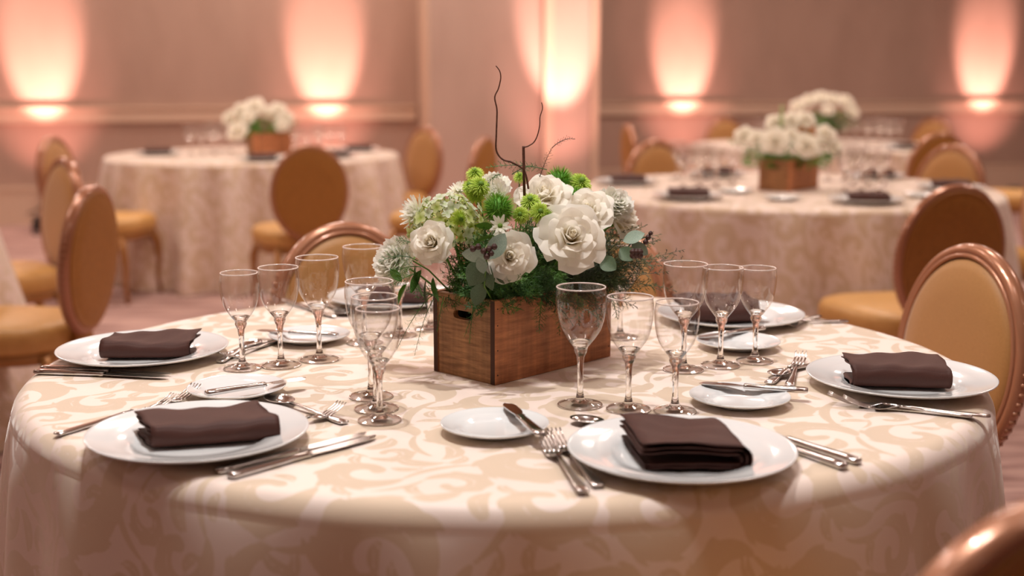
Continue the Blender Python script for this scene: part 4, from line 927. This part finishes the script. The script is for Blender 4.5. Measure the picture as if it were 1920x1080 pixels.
def twig(label, pts, r0, r1, name='willow_twig'):
    o0 = Vector(pts[-1]); P = [Vector(p)-o0 for p in pts]; Q = []
    for i in range(len(P)-1):
        a, b_, c, d = P[max(i-1, 0)], P[i], P[i+1], P[min(i+2, len(P)-1)]
        for k in range(5): s = k/5; Q.append(.5*((2*b_)+(-a+c)*s+(2*a-5*b_+4*c-d)*s*s+(-a+3*b_-3*c+d)*s**3))
    Q.append(P[-1]); n = len(Q); return tag(MB().tube(Q, [r0+(r1-r0)*i/(n-1) for i in range(n)], 7).obj(name, M_twig, loc=o0), label, 'twig', 'bare twigs over the bouquet')
twig('tall bent bare twig, curling at its tip', [(-.027, 2.08, 1.283), (-.0205, 2.08, 1.274), (-.019, 2.08, 1.262), (-.023, 2.08, 1.245), (-.029, 2.08, 1.231), (-.0255, 2.08, 1.212), (-.0255, 2.08, 1.195), (-.0265, 2.08, 1.168), (-.0265, 2.08, 1.142), (-.016, 2.08, 1.127), (.002, 2.08, 1.121), (.022, 2.08, 1.105), (.03, 2.08, 1.06)], .0009, .0019)
twig('shorter bent twig right of the tall one', [(.049, 2.05, 1.223), (.0505, 2.05, 1.213), (.0465, 2.05, 1.199), (.046, 2.05, 1.185), (.042, 2.05, 1.168), (.036, 2.05, 1.157), (.027, 2.05, 1.151), (.0195, 2.05, 1.146), (.021, 2.05, 1.12)], .0007, .0013)
twig('straight cut twig stub at the top of the bouquet', [(.019, 2.05, 1.151), (.0195, 2.05, 1.13), (.020, 2.05, 1.10), (.022, 2.06, 1.04)], .0023, .0026)
# ------------------------------------------------------------ far arrangements
def joined_rose():
    b = MB(); vals = []
    for (n, ms, li) in KITS[0]:
        for i in range(n):
            me = ms[i % 2]; a = 2*PI*i/n+li*.9; ca, sa = math.cos(a), math.sin(a); vs = [(v.co.x*ca-v.co.y*sa, v.co.x*sa+v.co.y*ca, v.co.z-.42) for v in me.vertices]
            b.add(vs, [tuple(p.vertices) for p in me.polygons]); v_ = np.zeros(len(me.vertices), np.float32); me.attributes['tip'].data.foreach_get('value', v_); vals += list(v_)
    return with_tip(b.mesh('white_rose', M_rose), vals)
RJ = joined_rose()
def far_flowers(cx, cy, z, which, spots, gr, seed):
    r = random.Random(seed)
    for (dx, dz, R, lbl, dy) in spots:
        o = link('white_rose', RJ, None, (cx+dx, cy+dy, z+dz)); o.scale = (R*.84,)*3; o.rotation_mode = 'QUATERNION'; o.rotation_quaternion = dirq((dx*3, -1+dy*3, .6+dz), r.uniform(0, 6)); tag(o, lbl, 'rose', gr)
    b = MB()
    for i in range(26):
        a = r.uniform(0, 2*PI); p0 = Vector((cx+r.uniform(-.14, .14), cy+r.uniform(-.05, .05), z+.13)); frond(b, p0, p0+Vector((math.cos(a)*.15, math.sin(a)*.10, r.uniform(-.02, .10))), .02, 14, .045, seed*50+i, .0022, 4)
    for i in range(80):
        a = r.uniform(0, 2*PI); d = Vector((math.cos(a)*r.uniform(.05, .2), math.sin(a)*r.uniform(.03, .12), r.uniform(.10, .24))); p = Vector((cx, cy, z))+d; e = Vector((r.gauss(0, 1), r.gauss(0, 1), r.gauss(.3, .6))).normalized()*.035; s = e.orthogonal().normalized()*.012
        b.add([p-e, p+s, p+e, p-s], [(0, 1, 2, 3)])
    tag(b.obj('foliage', M_leafg if seed != 5 else M_fern, smooth=False), 'green foliage around the roses '+which, 'foliage', 'foliage of the far arrangements', 'stuff')
w1 = 'on the far left table'
flower_box(-1.66-.02, 7.98, math.radians(28), 'wooden flower crate on the far left table', .26, .15, .14, False)
far_flowers(-1.665, 8.12, TZ, w1, [(-.20, .24, .055, 'outermost left white rose '+w1, 0), (-.12, .29, .06, 'upper left white rose '+w1, 0), (-.02, .31, .075, 'topmost large white rose '+w1, -.02), (-.115, .155, .075, 'lowest white rose, hanging before the crate '+w1, -.14), (.06, .27, .055, 'white rose right of the topmost one '+w1, .04),
    (.13, .29, .06, 'upper right white rose '+w1, 0), (.18, .24, .06, 'rightmost white rose '+w1, -.02), (.16, .19, .05, 'lower right white rose '+w1, -.08), (-.05, .24, .05, 'white rose in the middle '+w1, -.1)], 'white roses on the far left table', 3)
w2 = 'on the right rear table'
flower_box(1.225, 5.40, math.radians(52), 'wooden flower crate on the right rear table', .30, .15, .14, False)
far_flowers(1.24, 5.53, TZ, w2, [(-.20, .245, .05, 'leftmost white rose '+w2, 0), (-.15, .235, .045, 'second white rose from the left '+w2, -.06), (-.085, .225, .07, 'large white rose left of the middle '+w2, -.12), (-.06, .30, .05, 'topmost left white rose '+w2, 0), (.055, .205, .065, 'lowest white rose right of the middle '+w2, -.13),
    (.01, .31, .05, 'top white rose in the middle '+w2, 0), (.075, .315, .05, 'top white rose right of the middle '+w2, 0), (.155, .25, .055, 'right white rose '+w2, -.06), (.20, .19, .045, 'outermost right white rose '+w2, -.06), (-.01, .25, .04, 'small white rose in the centre '+w2, -.10)], 'white roses on the right rear table', 4)
twig('pale bud stalk above the right rear roses', [(1.20, 5.5, 1.14), (1.20, 5.5, 1.11), (1.20, 5.5, 1.03)], .006, .011, 'bud_stalk').data.materials[0] = M_hyd2
w3 = 'on the farthest right table'
flower_box(2.22, 9.1, math.radians(40), 'wooden flower crate on the farthest right table', .28, .15, .14, False)
far_flowers(2.33, 9.22, TZ, w3, [(-.20, .29, .065, 'leftmost white rose '+w3, 0), (-.12, .33, .06, 'second white rose from the left '+w3, 0), (-.03, .35, .065, 'topmost white rose '+w3, 0), (.06, .34, .06, 'white rose right of the topmost '+w3, 0), (.16, .32, .07, 'upper right white rose '+w3, 0), (.20, .25, .065, 'rightmost white rose '+w3, -.03), (.0, .26, .05, 'white rose in the middle '+w3, -.1)], 'white roses on the farthest right table', 5)

# ------------------------------------------------------------ far settings
FG = {}; M_farb = thin_glass('thin_bowl_glass_brightened', .96, .5, 2.4)  # far bowls given stronger mirror reflection to make them look brighter
def far_glass_mesh(k):
    bo, ri, st, fo, fr = GM[k]; b = MB(); mi = []
    mats = [M_farb, M_rim, M_stem, M_foot, M_rim2]
    for j, me in enumerate((bo, ri, st, fo, fr)):
        n0 = len(b.f); b.add([tuple(v.co) for v in me.vertices], [tuple(p.vertices) for p in me.polygons]); mi += [j]*(len(b.f)-n0)
    me = b.mesh('wine_glass', mats); me.polygons.foreach_set('material_index', mi); return me
for k in GM: FG[k] = far_glass_mesh(k)
def far_glasses(x, y, ang, label, group):
    for i, k in enumerate(('large', 'medium', 'small')):
        o = link('wine_glass', FG[k], None, (x+.078*(i-1)*math.cos(ang), y+.078*(i-1)*math.sin(ang), TZ)); tag(o, {'large': 'tallest', 'medium': 'middle', 'small': 'smallest'}[k]+' glass of '+label, 'glass', group)
NF = napkin_mesh(.17, .10, .034, 2, 33, open_=.3)
def far_setting(x, y, rz, where, group, nap=True):
    o = link('dinner_plate', P_big, None, (x, y, TZ)); tag(o, 'white dinner plate '+where, 'plate', 'dinner plates '+group)
    if nap: q = link('folded_napkin', NF, None, (x, y, TZ+NZ), (0, 0, rz)); tag(q, 'dark folded napkin '+where, 'napkin', 'napkins '+group)
g = 'on the far left table'
far_setting(-2.30, 8.00, .1, 'at the left end of the far left table', g); far_setting(-1.50, 7.42, 0, 'before the crate on the far left table', g)
far_setting(-1.05, 8.40, .3, 'at the right end of the far left table', g); far_setting(-1.12, 7.75, .6, 'behind the brown chair back on the far left table', g)
far_glasses(-2.02, 8.02, .5, 'the trio left of the roses on the far left table', 'glasses on the far left table'); far_glasses(-1.33, 8.0, .2, 'the trio right of the roses on the far left table', 'glasses on the far left table')
far_glasses(-1.98, 8.35, -.4, 'the rear left trio on the far left table', 'glasses on the far left table'); far_glasses(-1.25, 8.45, .2, 'the rear right trio on the far left table', 'glasses on the far left table')
g = 'on the right rear table'
far_setting(.735, 5.10, -.1, 'front left on the right rear table', g); far_setting(1.43, 4.93, 0, 'front right on the right rear table', g); far_setting(.54, 5.80, .2, 'at the left end of the right rear table', g)
far_setting(1.97, 5.50, -.2, 'before the front facing chair on the right rear table', g); far_setting(1.05, 6.28, .1, 'at the back left of the right rear table', g); far_setting(1.82, 6.15, .2, 'at the back right of the right rear table', g)
for (x, y, a, l) in [(.86, 5.62, .2, 'the left trio on the right rear table'), (.98, 5.88, .1, 'the rear left trio on the right rear table'), (.90, 6.10, -.3, 'the farthest left trio on the right rear table'), (1.55, 5.42, .1, 'the trio right of the crate on the right rear table'),
                     (1.66, 5.70, .2, 'the second trio right of the crate on the right rear table'), (1.62, 5.98, 0, 'the rear right trio on the right rear table')]:
    far_glasses(x, y, a, l, 'glasses on the right rear table')
for (x, y, l) in [(1.12, 5.05, 'front middle of the right rear table'), (1.74, 5.18, 'front right edge of the right rear table'), (.98, 5.36, 'left of the crate on the right rear table')]:
    o = link('bread_plate', P_sm, None, (x, y, TZ)); tag(o, 'small white plate '+l, 'plate', 'bread plates on the right rear table')
for (x, y, a, l) in [(2.68, 9.0, .1, 'the front right trio on the farthest right table'), (2.85, 9.3, .2, 'the right trio on the farthest right table'), (2.65, 9.5, 0, 'the rear trio on the farthest right table'), (1.9, 9.1, .2, 'the left trio on the farthest right table')]:
    far_glasses(x, y, a, l, 'glasses on the farthest right table')
far_setting(2.75, 8.65, .3, 'front right on the farthest right table', 'on the farthest right table'); far_setting(1.85, 8.7, .3, 'front left on the farthest right table', 'on the farthest right table')
# small junction box with a hanging cord on the left wall
t = thing('wall_outlet_box', (-3.95, wl(-3.95, .06), .22), 'dark box with a cord low on the wall at the left', 'outlet')
MB().box(-.05, .05, -.03, .02, 0, .16).obj('box', M_can, t, False, bevel=.005)
MB().tube([(-.03, -.02, .05), (-.12, -.02, -.08), (-.3, -.02, -.15), (-.5, -.02, -.16)], .006, 6).obj('cord', M_can, t)
